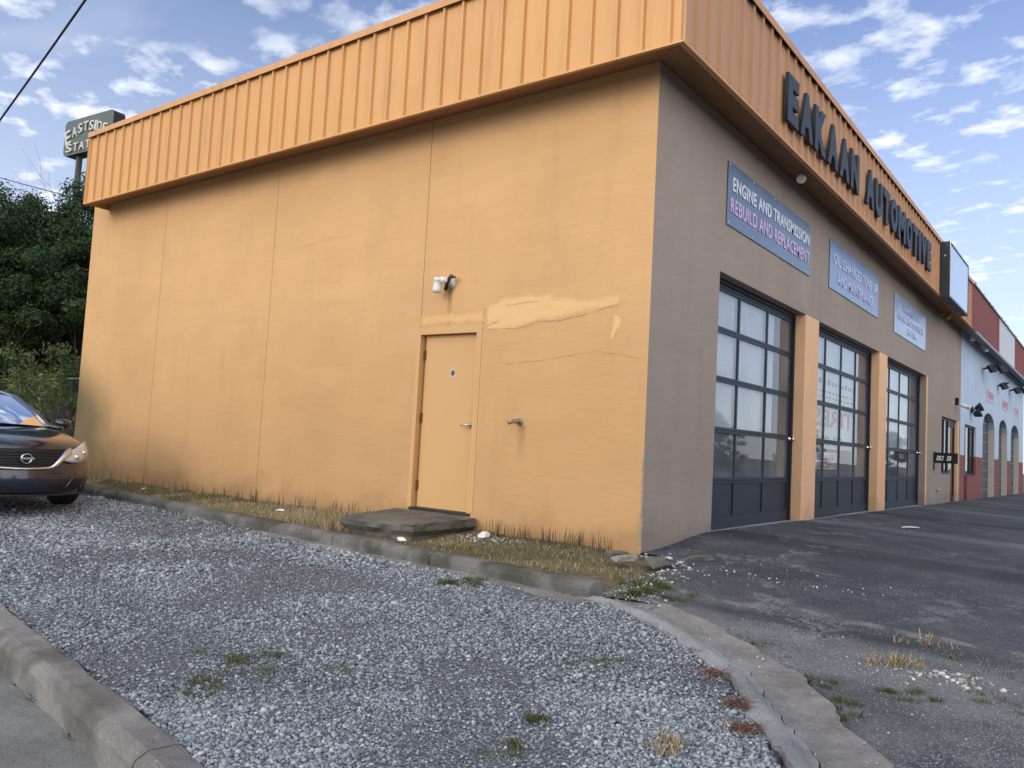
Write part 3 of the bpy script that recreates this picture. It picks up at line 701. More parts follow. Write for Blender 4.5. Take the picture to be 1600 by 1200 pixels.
bmesh.ops.recalc_face_normals(bm, faces=bm.faces[:])
me = bpy.data.meshes.new('door_step'); bm.to_mesh(me); bm.free(); me.materials.append(M_slab); o = bpy.data.objects.new('door_step', me); COL.objects.link(o)
tag(o, 'mossy weathered concrete step slab below the orange side door', 'step')

# ------------------------------------------------------------------ garage doors
def garage(y0, y1, ncol, zb, idx):
    lab = ['nearest to the building corner, three panes wide', 'in the middle, with a red tyre sign behind its glass', 'farthest from the corner, beside the office window'][idx]
    g = thing('garage_door', 'dark blue glazed sectional garage door ' + lab, 'garage door', (-.17, (y0 + y1) / 2, zb), 0, 'garage doors along the front')
    c = (y0 + y1) / 2; h0, h1 = y0 - c + .002, y1 - c - .002; H = ZD - zb - .001
    mb = MB(); mb.box(-.045, .03, h0, h0 + .05, 0, H); mb.box(-.045, .03, h1 - .05, h1, 0, H); mb.box(-.045, .03, h0 + .05, h1 - .05, H - .05, H)
    mb.build('door_track_frame', M_dark, g)
    rails = [.03] + [z - zb for z in (.70, 1.315, 1.935, 2.54)] + [H - .09]
    a, b = h0 + .055, h1 - .055
    mb = MB()
    for i, z in enumerate(rails):
        hh = .035 if 0 < i < 5 else .04
        if i == 0: mb.box(-.035, .0, a, b, z - .03, z + .12)
        else:
            mb.box(-.035, .0, a, b, z - hh, z - .002); mb.box(-.035, .002, a, b, z + .002, z + hh)
    for i in range(5):
        lo = rails[i] + (.12 if i == 0 else .035); hi = rails[i + 1] - (.035 if i < 4 else .04)
        for k in range(ncol + 1):
            yc = lerp(a, b, k / ncol); w = .022 if 0 < k < ncol else .045
            ya, yb = max(a, yc - w), min(b, yc + w); mb.box(-.033, -.002, ya, yb, lo, hi)
    mb.build('door_frame', M_navy, g)
    mb = MB(); mb.box(-.024, -.018, a + .045, b - .045, rails[0] + .12, rails[1] - .035); mb.build('solid_panel', M_navy, g)
    mb = MB()
    for i in range(1, 5):
        lo = rails[i] + .035; hi = rails[i + 1] - (.035 if i < 4 else .04)
        for k in range(ncol):
            ya = lerp(a, b, k / ncol) + (.022 if k else .045); yb = lerp(a, b, (k + 1) / ncol) - (.022 if k < ncol - 1 else .045)
            tw = .0015 * random.uniform(-1, 1); mb.add([(-.016 + tw, ya, lo), (-.016 - tw, yb, lo), (-.016 - tw, yb, hi), (-.016 + tw, ya, hi)], [(0, 1, 2, 3)])
    mb.build('glazing', M_glass, g, recalc=False)
    mb = MB(); T = Matrix.Translation((.0, b - .02, rails[2] - .02)) @ Matrix.Rotation(R(90), 4, 'Y')
    mb.lathe([(0, 0), (.035, 0), (.035, .012), (.016, .02), (.016, .05), (.028, .055), (.028, .075), (0, .08)], 14, T); mb.build('lock_handle', M_chrome, g, smooth=True)
    # pale sheets taped inside the upper panes
    ys = b - .042 - (b - a) / ncol * .56
    mb = MB(); mb.box(-.062, -.058, a + .01, ys, rails[2 if idx != 1 else 3] + .02, rails[5]); mb.build('paper_sheet', M_sheet, g)
    return g, a, b, rails
M_sheet = plain('pale_sheet', (.86, .89, .92), .8, .1, var=.3, sc=1.2)
gd = [garage(*G[0][:2], 3, .115, 0), garage(*G[1][:2], 4, .085, 1), garage(*G[2][:2], 4, .06, 2)]
M_sill = conc('sill_concrete', (.34, .34, .33), .7)
for (a, b, n_), zt in zip(G, (.11, .08, .055)): MB().box(-.22, .045, a + .003, b - .003, -.3, zt).build('door_sill', M_sill, B)

# ------------------------------------------------------------------ lettering
def text_mesh(txt, size=1.0, bold=0.0, extrude=0.0, spacing=1.0, align='LEFT', res=3):
    cu = bpy.data.curves.new('t', 'FONT'); cu.body = txt; cu.size = size; cu.offset = bold; cu.extrude = extrude; cu.space_character = spacing; cu.align_x = align; cu.resolution_u = res
    o = bpy.data.objects.new('t', cu); COL.objects.link(o); dg = bpy.context.evaluated_depsgraph_get(); dg.update()
    me = bpy.data.meshes.new_from_object(o.evaluated_get(dg)); bpy.data.objects.remove(o); bpy.data.curves.remove(cu)
    return me
def place_text(name, txt, M4, w, h, mat, parent=None, bold=.02, extrude=0.0, spacing=1.0, mirror=False, slant=0):
    """text mesh fitted into w x h with its lower left corner at M4's origin, local x right, y up, z out"""
    me = text_mesh(txt, 1.0, bold, extrude, spacing); n = len(me.vertices); co = np.empty(n * 3, np.float32); me.vertices.foreach_get('co', co); co = co.reshape(-1, 3)
    lo, hi = co.min(0), co.max(0); co[:, 0] = (co[:, 0] - lo[0]) / (hi[0] - lo[0]) * w; co[:, 1] = (co[:, 1] - lo[1]) / (hi[1] - lo[1]) * h
    if slant: co[:, 0] += slant * co[:, 1]
    if mirror: co[:, 0] = w - co[:, 0]
    co[:, 2] -= lo[2]; me.vertices.foreach_set('co', co.ravel()); me.transform(M4)
    if mirror: me.flip_normals()
    me.materials.clear(); me.materials.append(mat); me.name = name
    o = bpy.data.objects.new(name, me); COL.objects.link(o)
    if parent: o.parent = parent
    return o
def onfront(x, y, z):   # local x -> +Y, local y -> +Z, local z -> +X
    return Matrix(((0, 0, 1, x), (1, 0, 0, y), (0, 1, 0, z), (0, 0, 0, 1)))
t = thing('fascia_lettering', 'large dark slate block letters reading EAKAAN AUTOMOTIVE across the front orange fascia', 'sign', (0, 0, 0))
word = 'EAKAAN AUTOMOTIVE'; wid = {'E': .44, 'A': .54, 'K': .54, 'N': .50, ' ': .30, 'U': .50, 'T': .50, 'O': .54, 'M': .66, 'I': .20, 'V': .54}
gap = .10; total = sum(wid[c] for c in word) + gap * (len(word) - 1); y = 2.40; sc = (11.75 - 2.40) / total
for c in word:
    w = wid[c] * sc
    if c != ' ':
        jit = random.uniform(-.012, .012)
        place_text('letter', c, onfront(FO + .037, y, 5.125 + jit), w, .60, M_letter, t, bold=.06, extrude=.022)
    y += w + gap * sc

def banner(y0, y1, z0, z1, c, lines, label, txtc):
    t = thing('service_banner', label, 'sign', (0, 0, 0), 0, 'blue service banners above the garage doors')
    m = Mat('banner_' + c, .25, .5).col({'a': (.10, .15, .235), 'b': (.17, .25, .42), 'c': (.30, .38, .55)}[c]); m.layer(m.ramp(m.noise(1.2, 4), .35, .7, 0, .35), {'a': (.14, .19, .28), 'b': (.24, .33, .50), 'c': (.38, .46, .62)}[c])
    m.bump(m.noise(1.6, 2), .35, .03)
    mb = MB(); mb.box(.008, .016, y0, y1, z0, z1); mb.build('banner_panel', m.m, t)
    for txt, a, b, za_, hh, mt in lines: place_text('banner_text', txt, onfront(.0165, a, za_), b - a, hh, mt, t, bold=.018, extrude=.004, spacing=1.12)
    mb = MB()
    for k in range(5):
        for zz_ in (z0 + .03, z1 - .03): mb.lathe([(.012, 0), (.012, .004), (0, .005)], 8, Matrix.Translation((.0165, lerp(y0 + .04, y1 - .04, k / 4), zz_)) @ Matrix.Rotation(R(90), 4, 'Y'))
    mb.build('rivet', M_white, t)
T_w = plain('text_white', (.82, .84, .92), .25, var=.2); T_p = plain('text_pink', (.66, .48, .68), .25, var=.2); T_w2 = plain('text_pale', (.62, .68, .88), .25, var=.2); T_p2 = plain('text_lilac', (.60, .58, .84), .25, var=.2); T_w3 = plain('text_faded', (.50, .56, .76), .25, var=.2)
banner(1.81, 5.03, 3.74, 4.50, 'a', [('ENGINE AND TRANSMISSION', 1.95, 4.93, 4.17, .175, T_w), ('REBUILD AND REPLACEMENT', 1.90, 4.95, 3.90, .185, T_p)], 'dark blue banner reading ENGINE AND TRANSMISSION REBUILD AND REPLACEMENT, nearest the corner', None)
banner(6.04, 9.30, 3.77, 4.56, 'b', [('OIL CHANGES TUNE UP', 6.25, 9.17, 4.19, .19, T_w2), ('AND MAINTENANCE', 6.50, 8.90, 3.90, .19, T_p2)], 'mid blue banner reading OIL CHANGES TUNE UP AND MAINTENANCE, between the other two banners', None)
banner(10.7, 14.03, 3.71, 4.53, 'c', [('TRANSMISSION', 11.5, 13.2, 4.25, .14, T_w3), ('ENGINE AND ELECTRICAL', 11.0, 13.75, 4.03, .14, T_w3), ('REPAIR', 12.0, 12.9, 3.82, .14, T_w3)], 'palest sun-faded blue banner with washed out lettering above the third garage door', None)
# tyre sign and paper notices behind the middle garage door (seen from behind, so mirrored)
def sign_in(name, y0, y1, z0, z1, x, c, items, label, cat='sign'):
    t = thing(name, label, cat, (0, 0, 0)); MB().box(x - .004, x, y0, y1, z0, z1).build('sign_panel', c, t)
    for txt, a, b, z, hh, mt in items: place_text('sign_text', txt, onfront(x + .0015, a, z), b - a, hh, mt, t, bold=.03, mirror=True)
S_w = plain('sign_white', (.88, .90, .90), .7, var=.15); S_r = plain('sign_red', (.50, .01, .04), .6); S_k = plain('sign_print', (.03, .035, .04), .6); S_pk = plain('sign_pink', (.55, .05, .18), .6)
sign_in('tyre_sign', 5.75, 8.72, 1.20, 2.47, -.222, S_w, [('TIRES', 6.15, 8.62, 1.57, .30, S_r), ('02-9290', 5.95, 7.9, 1.25, .17, S_k)], 'white sign with red TIRES seen mirrored behind the middle garage door glass')
t = bpy.data.objects['tyre_sign']
mb = MB()
for z, h, ds in ((2.28, .085, 1.0), (2.14, .035, .85), (2.05, .03, .9), (1.97, .03, .7), (1.90, .035, .95)):
    y = 5.95
    while y < 8.5:
        w = random.uniform(.05, .22) * ds
        mb.box(-.2215, -.2205, y, min(8.55, y + w), z, z + h * random.uniform(.6, 1)); y += w + random.uniform(.03, .10)
mb.build('small_print', S_k, t)
sign_in('paper_notice', 6.20, 7.75, .86, 1.14, -.218, S_w, [('SPECIAL', 6.35, 7.55, .88, .10, S_pk), ('BRAKE', 6.45, 7.45, 1.01, .10, S_pk)], 'white paper notice with pink lettering low in the middle garage door glass', 'notice')

# round sensor lamp at the soffit
t = thing('soffit_lamp', 'small white round floodlight under the front soffit above the first banner', 'lamp', (.25, 3.75, 4.82))
mb = MB(); T = Matrix.Rotation(R(120), 4, 'X') @ Matrix.Rotation(R(20), 4, 'Y'); mb.lathe([(0, -.065), (.03, -.06), (.055, -.03), (.065, .0), (.065, .03), (.058, .035), (0, .03)], 20, T); mb.build('lamp_head', M_white, t, smooth=True)
MB().tube([(0, 0, 0), (0, .02, .10)], .02, 8).build('bracket', M_white, t)

# projecting box sign on the fascia
t = thing('box_sign', 'blank white-faced sign box in a dark cabinet on the front fascia', 'sign', (0, 0, 0))
mb = MB(); y0, y1, z0, z1, x1 = 13.05, 15.85, 4.80, 6.08, .66
mb.box(.455, x1 - .02, y0, y1, z0, z1, bev=.012); mb.box(x1 - .02, x1, y0, y1, z0, z0 + .05); mb.box(x1 - .02, x1, y0, y1, z1 - .05, z1); mb.box(x1 - .02, x1, y0, y0 + .05, z0 + .05, z1 - .05); mb.box(x1 - .02, x1, y1 - .05, y1, z0 + .05, z1 - .05)
mb.build('sign_cabinet', plain('cabinet_dark', (.035, .042, .045), .5), t)
MB().box(x1 - .019, x1 - .008, y0 + .05, y1 - .05, z0 + .05, z1 - .05).build('sign_face', Mat('sign_face', .2, .6).col((.40, .50, .68)).layer(.4, (.5, .58, .72)).m, t)
mb = MB(); mb.box(x1 + .001, x1 + .010, y0 + .0, y0 + .03, z0, z1); mb.tube([(x1 - .10, y0 - .004, 5.75), (x1 - .10, y0 - .02, 5.75)], .022, 10); mb.build('edge_strip', M_steel, t)

# office window and door
mb = MB(); xg = -.10
mb.box(xg - .03, xg + .03, YW0, YW1 - .045, 2.25, 2.31); mb.box(xg - .03, xg + .03, YW0, YW0 + .05, .80, 2.25); mb.box(xg - .03, xg + .03, YW0 + .05, 17.92, .80, .86)
mb.box(xg - .035, xg + .035, 17.25, 17.31, .86, 2.25); mb.box(xg - .035, xg + .035, 17.88, 17.98, .04, 2.25); mb.box(xg - .03, xg + .03, 18.99, 19.07, .04, 2.25); mb.box(xg - .03, xg + .03, 17.98, 18.99, .04, .22); mb.box(xg - .03, xg + .03, 17.98, 18.99, 2.1, 2.25)
wf = mb.build('window_frame', M_black, B)
mb = MB(); mb.box(xg - .004, xg + .004, YW0 + .05, 17.25, .86, 2.25); mb.box(xg - .004, xg + .004, 17.31, 17.88, .86, 2.25); mb.build('window_glass', M_glass_clear, wf)
d2 = MB().box(xg - .004, xg + .004, 17.98, 18.99, .22, 2.1).build('entrance_door', M_glass_clear, B)
MB().tube([(xg + .06, 18.12, .95), (xg + .06, 18.12, 1.35)], .015, 8).build('door_pull', M_chrome, d2)
mb = MB(); mb.box(xg - .22, xg - .21, YW0 + .1, 17.2, 1.75, 2.2); mb.box(xg - .22, xg - .21, 17.4, 17.8, 1.2, 1.75); mb.build('window_poster', S_w, wf)
# house number board, perpendicular to the wall
t = thing('number_board', 'black board with white number tiles projecting from the taupe wall beside the office window', 'sign', (0, 15.4, 0))
mb = MB(); mb.box(.0, .54, -.012, .012, 1.08, 1.34); mb.box(.0, .03, -.02, .02, .90, 1.36); mb.build('board', M_black, t)
for (a, b, tx) in ((.07, .145, '3'), (.155, .215, '1'), (.30, .385, '0')):
    mb = MB(); Mx = Matrix(((1, 0, 0, a), (0, 0, -1, -.0125), (0, 1, 0, 1.15), (0, 0, 0, 1)))
    mb.prism([(0, 0), (b - a, .0), (b - a + .015, .11), (.015, .11)], 0, .003, Mx); tl = mb.build('number_tile', M_white, t)
    place_text('number', tx, Mx @ Matrix.Translation((.018, .018, .0035)), (b - a) * .55, .075, M_black, tl, bold=.02)
t = thing('security_camera', 'white bullet security camera with black mount on the taupe wall above the office door', 'camera', (0, 18.62, 2.72))
MB().box(.0, .09, -.05, .05, .02, .22, bev=.008).build('mount', M_black, t)
mb = MB(); mb.tube([(.08, 0, .06), (.16, .02, .02), (.30, .10, -.02)], [.03, .055, .055], 12); mb.tube([(.30, .10, -.02), (.36, .13, -.04)], [.062, .062], 12); mb.build('camera_body', M_white, t, smooth=True)
t = thing('gooseneck_bracket', 'small metal bracket lamp under the soffit below the blank box sign', 'lamp', (.2, 15.6, 4.85))
mb = MB(); mb.box(-.15, .12, -.05, .05, -.02, .02); mb.lathe([(0, 0), (.05, -.01), (.06, -.09), (.05, -.13), (0, -.14)], 14, Matrix.Translation((.05, 0, -.01))); mb.build('lamp_head', plain('brass', (.35, .26, .12), .4, .5, .6), t)
mb = MB(); mb.tube([(.002, 15.9, .42), (.03, 15.9, .42)], .05, 12); mb.tube([(.03, 15.9, .42), (.09, 15.9, .40)], .025, 10)
tag(mb.build('wall_tap', M_steel), 'small metal tap on the taupe wall below the office window', 'tap')

# ------------------------------------------------------------------ neighbouring shop
NB = thing('blue_shop_building', 'pale blue shop with red base and arched doorways at the far right', 'building')
Y0, Y1, ZR = 19.56, 38.6, 1.36
arches = [(24.35, 27.55), (28.85, 31.75), (33.10, 36.50)]
def front_poly(z_lo, z_hi, mat, name):
    # wall as columns: between openings straight boxes; above arches a curved head
    mb = MB(); X0, X1 = -.2, .0
    segs = [(Y0, 20.40), (22.80, 24.35), (27.55, 28.85), (31.75, 33.10), (36.50, Y1)]
    for a, b in segs: mb.box(X0, X1, a, b, max(z_lo, -.6), z_hi)
    # window/door bay 20.40..22.80
    if z_lo < .75: mb.box(X0, X1, 21.0, 22.80, z_lo, min(z_hi, .75))
    if z_hi > 2.3:
        mb.box(X0, X1, 20.40, 22.80, 2.30, z_hi)
        for a, b in arches:
            n = 16; sp_, rise = 2.42, .52
            for k in range(n):
                p, q = lerp(a, b, k / n), lerp(a, b, (k + 1) / n); f = lambda u: sp_ + rise * math.sqrt(max(0, 1 - (2 * (u - a) / (b - a) - 1) ** 2))
                za_, zb_ = f(p), f(q)
                vs = [(X0, p, za_), (X0, q, zb_), (X0, q, z_hi), (X0, p, z_hi), (X1, p, za_), (X1, q, zb_), (X1, q, z_hi), (X1, p, z_hi)]
                mb.add(vs, [(0, 1, 2, 3), (7, 6, 5, 4), (0, 4, 5, 1), (3, 2, 6, 7)])
    return mb.build(name, mat, NB)
front_poly(ZR, 6.0, M_blue, 'upper_wall'); front_poly(-.6, ZR, M_red, 'red_base')
mb = MB(); mb.box(-12, -.2, Y1 - .2, Y1, -.6, 6); mb.box(-12, -11.8, Y0, Y1 - .2, -.6, 6); mb.box(-11.8, -.2, Y0, Y0 + .1, -.6, 5.4); mb.build('rear_wall', M_blue, NB)
MB().box(-11.8, -.2, Y0 + .1, Y1 - .2, 5.5, 5.6).build('roof', M_roof, NB)
for a, b in arches:
    MB().box(-.20, .002, b - .022, b - .001, -.6, 2.41).build('arch_reveal', M_trim, NB)
    d = MB().box(-.25, -.205, a - .1, b + .1, -.5, 3.1).build('arch_door', plain('roller_door', (.07, .08, .09), .6), NB)
    mb = MB()
    for k in range(9): mb.box(-.2045, -.195, a + .02, b - .03, -.1 + k * .34, -.08 + k * .34)
    mb.build('door_slat', M_grey, d)
mb = MB(); mb.box(-.13, -.06, 20.40, 22.80, 2.24, 2.30); mb.box(-.13, -.06, 20.40, 20.47, .0, 2.24); mb.box(-.13, -.06, 20.93, 21.02, .0, 2.24); mb.box(-.13, -.06, 21.02, 22.80, .75, .81); mb.box(-.13, -.06, 22.73, 22.80, .81, 2.24); mb.box(-.13, -.06, 21.9, 21.97, .81, 2.24); mb.box(-.13, -.06, 20.47, 20.93, .0, .9)
wf = mb.build('window_frame', M_black, NB)
mb = MB(); mb.box(-.1, -.092, 20.47, 20.93, .9, 2.24); mb.box(-.1, -.092, 21.02, 21.9, .81, 2.24); mb.box(-.1, -.092, 21.97, 22.73, .81, 2.24); mb.build('window_glass', M_glass_clear, wf)
MB().box(-.4, -.38, 20.4, 22.8, 0, 2.3).build('dim_room_sheet', plain('dim_interior', (.08, .09, .10)), NB)  # dark sheet behind the panes, dimness of the room put into its colour
ribs('y', 18.205, 24.5, FO, FB, FT - .02, M_fred, 'red_fascia', .22, NB); ribs('y', 24.505, 29.5, FO, FB, FT - .02, M_fwhite, 'white_fascia', .30, NB); ribs('y', 29.505, Y1 + .4, FO, FB, FT - .02, M_fred, 'red_fascia', .22, NB)
mb = MB(); mb.box(.3, FO + .06, 18.21, Y1 + .42, FT - .018, FT + .03); mb.build('fascia_cap', plain('rusty_cap', (.30, .26, .22), .7, .3, .2, var=.8), NB)
mb = MB(); mb.add([(FO, 18.21, FB), (FO, Y1 + .4, FB), (.001, Y1 + .4, 5.0), (.001, 18.21, 5.0)], [(0, 1, 2, 3)]); mb.build('soffit', plain('soffit_grey', (.20, .22, .23), .7), NB, recalc=False)
mb = MB(); mb.box(FO + .001, FO + .05, 18.9, Y1 + .4, FB - .05, FB + .02); mb.build('gutter', M_grey, NB)
# barbed wire run along the roof edge
mb = MB()
for k in range(2):
    pts = [(.36 + .05 * math.sin(i * 1.9 + k), 19 + i * .25, FT + .14 + .07 * math.sin(i * 2.3 + k * 2)) for i in range(78)]; mb.tube(pts, .008, 4)
for k in range(9): mb.box(.35, .37, 19 + k * 2.3, 19.02 + k * 2.3, FT, FT + .26)
tag(mb.build('roof_wire', M_grey), 'tangled wire strung along the roof edge above the red and white fascia', 'wire')
for (y, tx, lb) in ((25.25, 'TUNE-UP', 'nearest of the three small signs on the pale blue wall, reading TUNE-UP'), (29.9, 'BRAKES', 'middle small sign on the pale blue wall, reading BRAKES'), (34.3, 'OIL', 'farthest small sign on the pale blue wall, reading OIL')):
    t = thing('wall_sign', lb, 'sign', (0, y, 3.36), 0, 'small signs on the pale blue wall'); MB().box(.003, .015, 0, 1.9, 0, .42).build('sign_panel', plain('sign_pinkish', (.58, .52, .58), .6), t)
    place_text('sign_text', tx, onfront(.017, .1, .09), 1.7, .26, plain('sign_maroon', (.45, .15, .18), .6), t, bold=.03)
def floods(y, z, label, arm=.5, nh=2):
    t = thing('floodlight', label, 'lamp', (.0, y, z), 0, 'floodlights on the pale blue wall')
    mb = MB(); mb.tube([(0, 0, 0), (arm * .6, -.05, .05), (arm, -.2, .12)], .03, 8); mb.build('arm', M_black, t)
    for k in range(nh):
        T = Matrix.Translation((arm * (.6 + .5 * k), -.25 + .45 * k, -.02 + .02 * k)) @ Matrix.Rotation(R(60), 4, 'Y') @ Matrix.Rotation(R(25), 4, 'X')
        mb = MB(); mb.box(-.13, .13, -.17, .17, -.05, .05, mat=T, bev=.015); h = mb.build('lamp_head', M_black, t)
        mb = MB(); mb.box(-.11, .11, -.15, .15, -.056, -.051, mat=T); mb.build('lens', M_grey, h)
floods(24.2, 4.35, 'black twin floodlight on a long arm under the grey soffit, nearest one'); floods(28.6, 4.15, 'small single black floodlight, between the two twin ones', .35, 1); floods(32.5, 4.3, 'black twin floodlight farthest along the grey soffit')
t = thing('wall_lamp', 'dark green twin lamp on the pale blue wall above the shop window', 'lamp', (0, 21.6, 2.8))
MB().box(0, .06, -.1, .1, -.1, .1, bev=.01).build('mount', M_black, t)
for dy, dz in ((-.18, -.12), (.12, .08)):
    mb = MB(); mb.lathe([(0, -.14), (.06, -.13), (.13, .02), (.14, .08), (.10, .07)], 16, Matrix.Translation((.22, dy, dz)) @ Matrix.Rotation(R(65), 4, 'Y')); mb.tube([(.05, 0, 0), (.18, dy, dz)], .02, 6); mb.build('lamp_head', plain('dark_green', (.015, .035, .03), .5), t, smooth=True)
for (y, lb) in ((20.3, 'white dome camera under the grey soffit nearest the orange fascia'), (22.6, 'white bullet camera under the grey soffit, second from the orange fascia')):
    t = thing('security_camera', lb, 'camera', (.2, y, 4.86)); MB().box(-.06, .06, -.1, .1, .0, .08).build('mount', M_white, t)
    mb = MB(); mb.lathe([(.09, 0), (.085, -.04), (.06, -.08), (0, -.10)], 16) if y < 21 else mb.tube([(0, 0, 0), (.05, -.05, -.08), (.12, -.22, -.12)], [.03, .05, .05], 10); mb.build('camera_body', M_white, t, smooth=True)

# ------------------------------------------------------------------ pole sign
t = thing('pole_sign', 'grey green rounded pole sign with pale raised letters EASTSIDE STATION behind the building', 'sign', (-38.4, 11.78, 0), R(5.1))
def rrect(x0, x1, z0, z1, r, n=6):
    P = []
    for cx, cz, a0 in ((x1 - r, z1 - r, 0), (x0 + r, z1 - r, 90), (x0 + r, z0 + r, 180), (x1 - r, z0 + r, 270)):
        for k in range(n + 1): q = R(a0 + 90 * k / n); P.append((cx + r * math.cos(q), cz + r * math.sin(q)))
    return P
Tm = Matrix(((1, 0, 0, 0), (0, 0, -1, 0), (0, 1, 0, 0), (0, 0, 0, 1)))     # local x, z up, extrude towards -y
M_sgrn = plain('sign_grey_green', (.10, .125, .115), .6, var=.2, sc=1); M_sgrn2 = plain('sign_side_dark', (.022, .027, .03), .6)
SX0, SX1, SZ0, SZ1 = -1.95, 2.30, 14.55, 16.42
mb = MB(); mb.prism(rrect(SX0, SX1, SZ0, SZ1, .28), -.62, -.02, Tm, 1); mb.prism(rrect(SX0 + .01, SX1 - .01, SZ0 + .01, SZ1 - .01, .27), -.02, .0, Tm, 0)
mb.build('sign_box', [M_sgrn, M_sgrn2], t)
mb = MB(); mb.tube([(-.95, .32, -1.2), (-.95, .32, SZ0)], .15, 14); mb.build('pole', plain('pole_dark', (.05, .06, .06), .6), t)
M_slt = plain('sign_letters', (.55, .54, .48), .6)
def serif(o, w):  # add slab serifs: widen mesh feet
    return o
def arch_word(word, x0, x1, zf, h, first=1.0):
    n = len(word); x = x0; ws = [({'I': .45}.get(c, 1)) * (1.25 if i == 0 else 1) for i, c in enumerate(word)]; tot = sum(ws)
    for i, c in enumerate(word):
        w = (x1 - x0) * ws[i] / tot; xc = x + w / 2; hh = h * (first if i == 0 else 1); z = zf((xc - x0) / (x1 - x0)) - (hh - h) * .75
        sl = (zf((xc - x0) / (x1 - x0) + .02) - zf((xc - x0) / (x1 - x0) - .02)) / (.04 * (x1 - x0))
        Mx = Matrix.Translation((x + w * .08, -.02, z)) @ Matrix.Rotation(-math.atan(sl) * .6, 4, 'Y') @ Tm
        place_text('letter', c, Mx, w * .80, hh, M_slt, t, bold=.012, extrude=.03)
        mb = MB()
        feet = {'I': [.5], 'T': [.5], 'A': [.02, .98], 'E': [.1], 'D': [.1], 'N': [.1, .9]}.get(c, [])
        for f_ in feet: mb.box((f_ - .18) * w * .8, (f_ + .18) * w * .8, -.002, .05, -.0, hh * .07, mat=Matrix.Translation((x + w * .08, -.055, z)) )
        if feet: mb.build('letter_serif', M_slt, t)
        x += w
arch_word('EASTSIDE', -1.72, 1.95, lambda u: 15.12 + .50 * math.sin(PI * min(1, u * .92 + .02)), .50, 1.5)
arch_word('STATION', -1.65, 1.95, lambda u: 14.70, .42)

# ------------------------------------------------------------------ overhead wires
def ray(px, py):
    v = RW @ np.array([px - 800, -(py - 600), -1273.285]); return Vector(v / np.linalg.norm(v))
def cable(name, p1, d1, p2, d2, ext, r, label, sag=.3):
    A = CAM + ray(*p1) * d1; Bq = CAM + ray(*p2) * d2; D = (Bq - A)
    pts = [A + D * lerp(-ext, 1 + ext, k / 60) - Vector((0, 0, sag * 4 * (.25 - (k / 60 - .5) ** 2))) + Vector((0, 0, sag * .9)) for k in range(61)]
    mb = MB(); mb.tube(pts, r, 6); o = mb.build(name, M_black, smooth=True); return tag(o, label, 'cable')
cable('overhead_cable', (0, 186), 14, (132, 0), 11, 2.2, .014, 'thick black overhead cable rising steeply across the upper left sky', .25)
cable('overhead_cable', (0, 276), 34, (110, 305), 30, 3, .016, 'thin overhead cable crossing low in front of the trees below the pole sign', .5)
cable('overhead_cable', (0, 400), 24, (140, 447), 24, 2, .018, 'drooping cable in front of the dark trees, lowest of the wires', .4)

# ------------------------------------------------------------------ vegetation
def leafcloud(n, centers, radii, size, rng, flat=.0, shell=.55):
    """n leaves around clump centres; returns V (4n,3), F"""
    k = rng.integers(0, len(centers), n); c = centers[k]; r = radii[k][:, None]
    d = rng.normal(size=(n, 3)); d /= np.linalg.norm(d, axis=1)[:, None]
    rad = (shell + (1 - shell) * rng.random((n, 1))) * np.where(rng.random((n, 1)) < .25, rng.random((n, 1)), 1)
    p = c + d * r * rad * np.array([1, 1, .8]) + rng.normal(scale=size * .7, size=(n, 3))
    nrm = d + rng.normal(scale=.8, size=(n, 3)) + np.array([0, 0, .5]); nrm /= np.linalg.norm(nrm, axis=1)[:, None]
    u = np.cross(nrm, rng.normal(size=(n, 3))); u /= np.linalg.norm(u, axis=1)[:, None]; w = np.cross(nrm, u)
    s = size * rng.uniform(.6, 1.4, (n, 1))
    V = np.stack([p - u * s, p + w * s * .45 + nrm * s * .12, p + u * s, p - w * s * .45 + nrm * s * .12], 1).reshape(-1, 3)
    F = np.arange(4 * n).reshape(-1, 4); cl = rng.random(len(centers)); tone = np.repeat(np.clip(.55 * cl[k] + .45 * rng.random(n), 0, 1), 4)
    return V, F, tone
def make_tree(name, h, crown_r, z0, nclump, nleaf, leaf, mat, seed, label, cat='tree', group=None, trunk_r=.22, barkm=None):
    rng = np.random.default_rng(seed); t = thing(name, label, cat, (0, 0, 0), 0, group)
    cs_ = []; 
    for i in range(nclump):
        z = z0 + (h - z0) * rng.random() ** .85; f = (z - z0) / (h - z0); rr = crown_r * math.sqrt(max(.06, 1 - (2 * f * .86 - .72) ** 2)) if True else crown_r
        a = rng.random() * 2 * PI; q = rr * math.sqrt(rng.random()) ; cs_.append((q * math.cos(a), q * math.sin(a), z))
    cs_ = np.array(cs_); rad = rng.uniform(.06, .17, nclump) * h * .58
    V, F, tone = leafcloud(nleaf, cs_, rad, leaf, rng)
    np_obj('crown', V, F, mat, t, tone=tone)
    mb = MB(); mb.tube([(0, 0, -.6), (.05, .03, h * .3), (-.05, .1, h * .55), (.0, .05, h * .85)], [trunk_r, trunk_r * .75, trunk_r * .5, trunk_r * .15], 8)
    for i in range(0, nclump, max(1, nclump // 26)):
        c = cs_[i]; zb = max(h * .15, c[2] * .55); mb.tube([(0, 0, zb), (c[0] * .5, c[1] * .5, (zb + c[2]) / 2), tuple(c)], [trunk_r * .35, trunk_r * .2, .02], 5)
    mb.build('trunk', barkm or M_bark, t, smooth=True)
    return t
def at(px, d, z=-.2):
    r_ = ray(px, 660); q = Vector((r_.x, r_.y, 0)).normalized(); return (CAM.x + q.x * d, CAM.y + q.y * d, z)
protos = [make_tree('leafy_tree', 10, 3.0, 1.0, 90, 42000, .072, M_leaf, 11, 'x'), make_tree('leafy_tree', 11, 2.6, .8, 85, 40000, .075, M_leaf, 12, 'x'), make_tree('leafy_tree', 8.2, 3.1, .4, 85, 40000, .072, M_leaf, 13, 'x')]
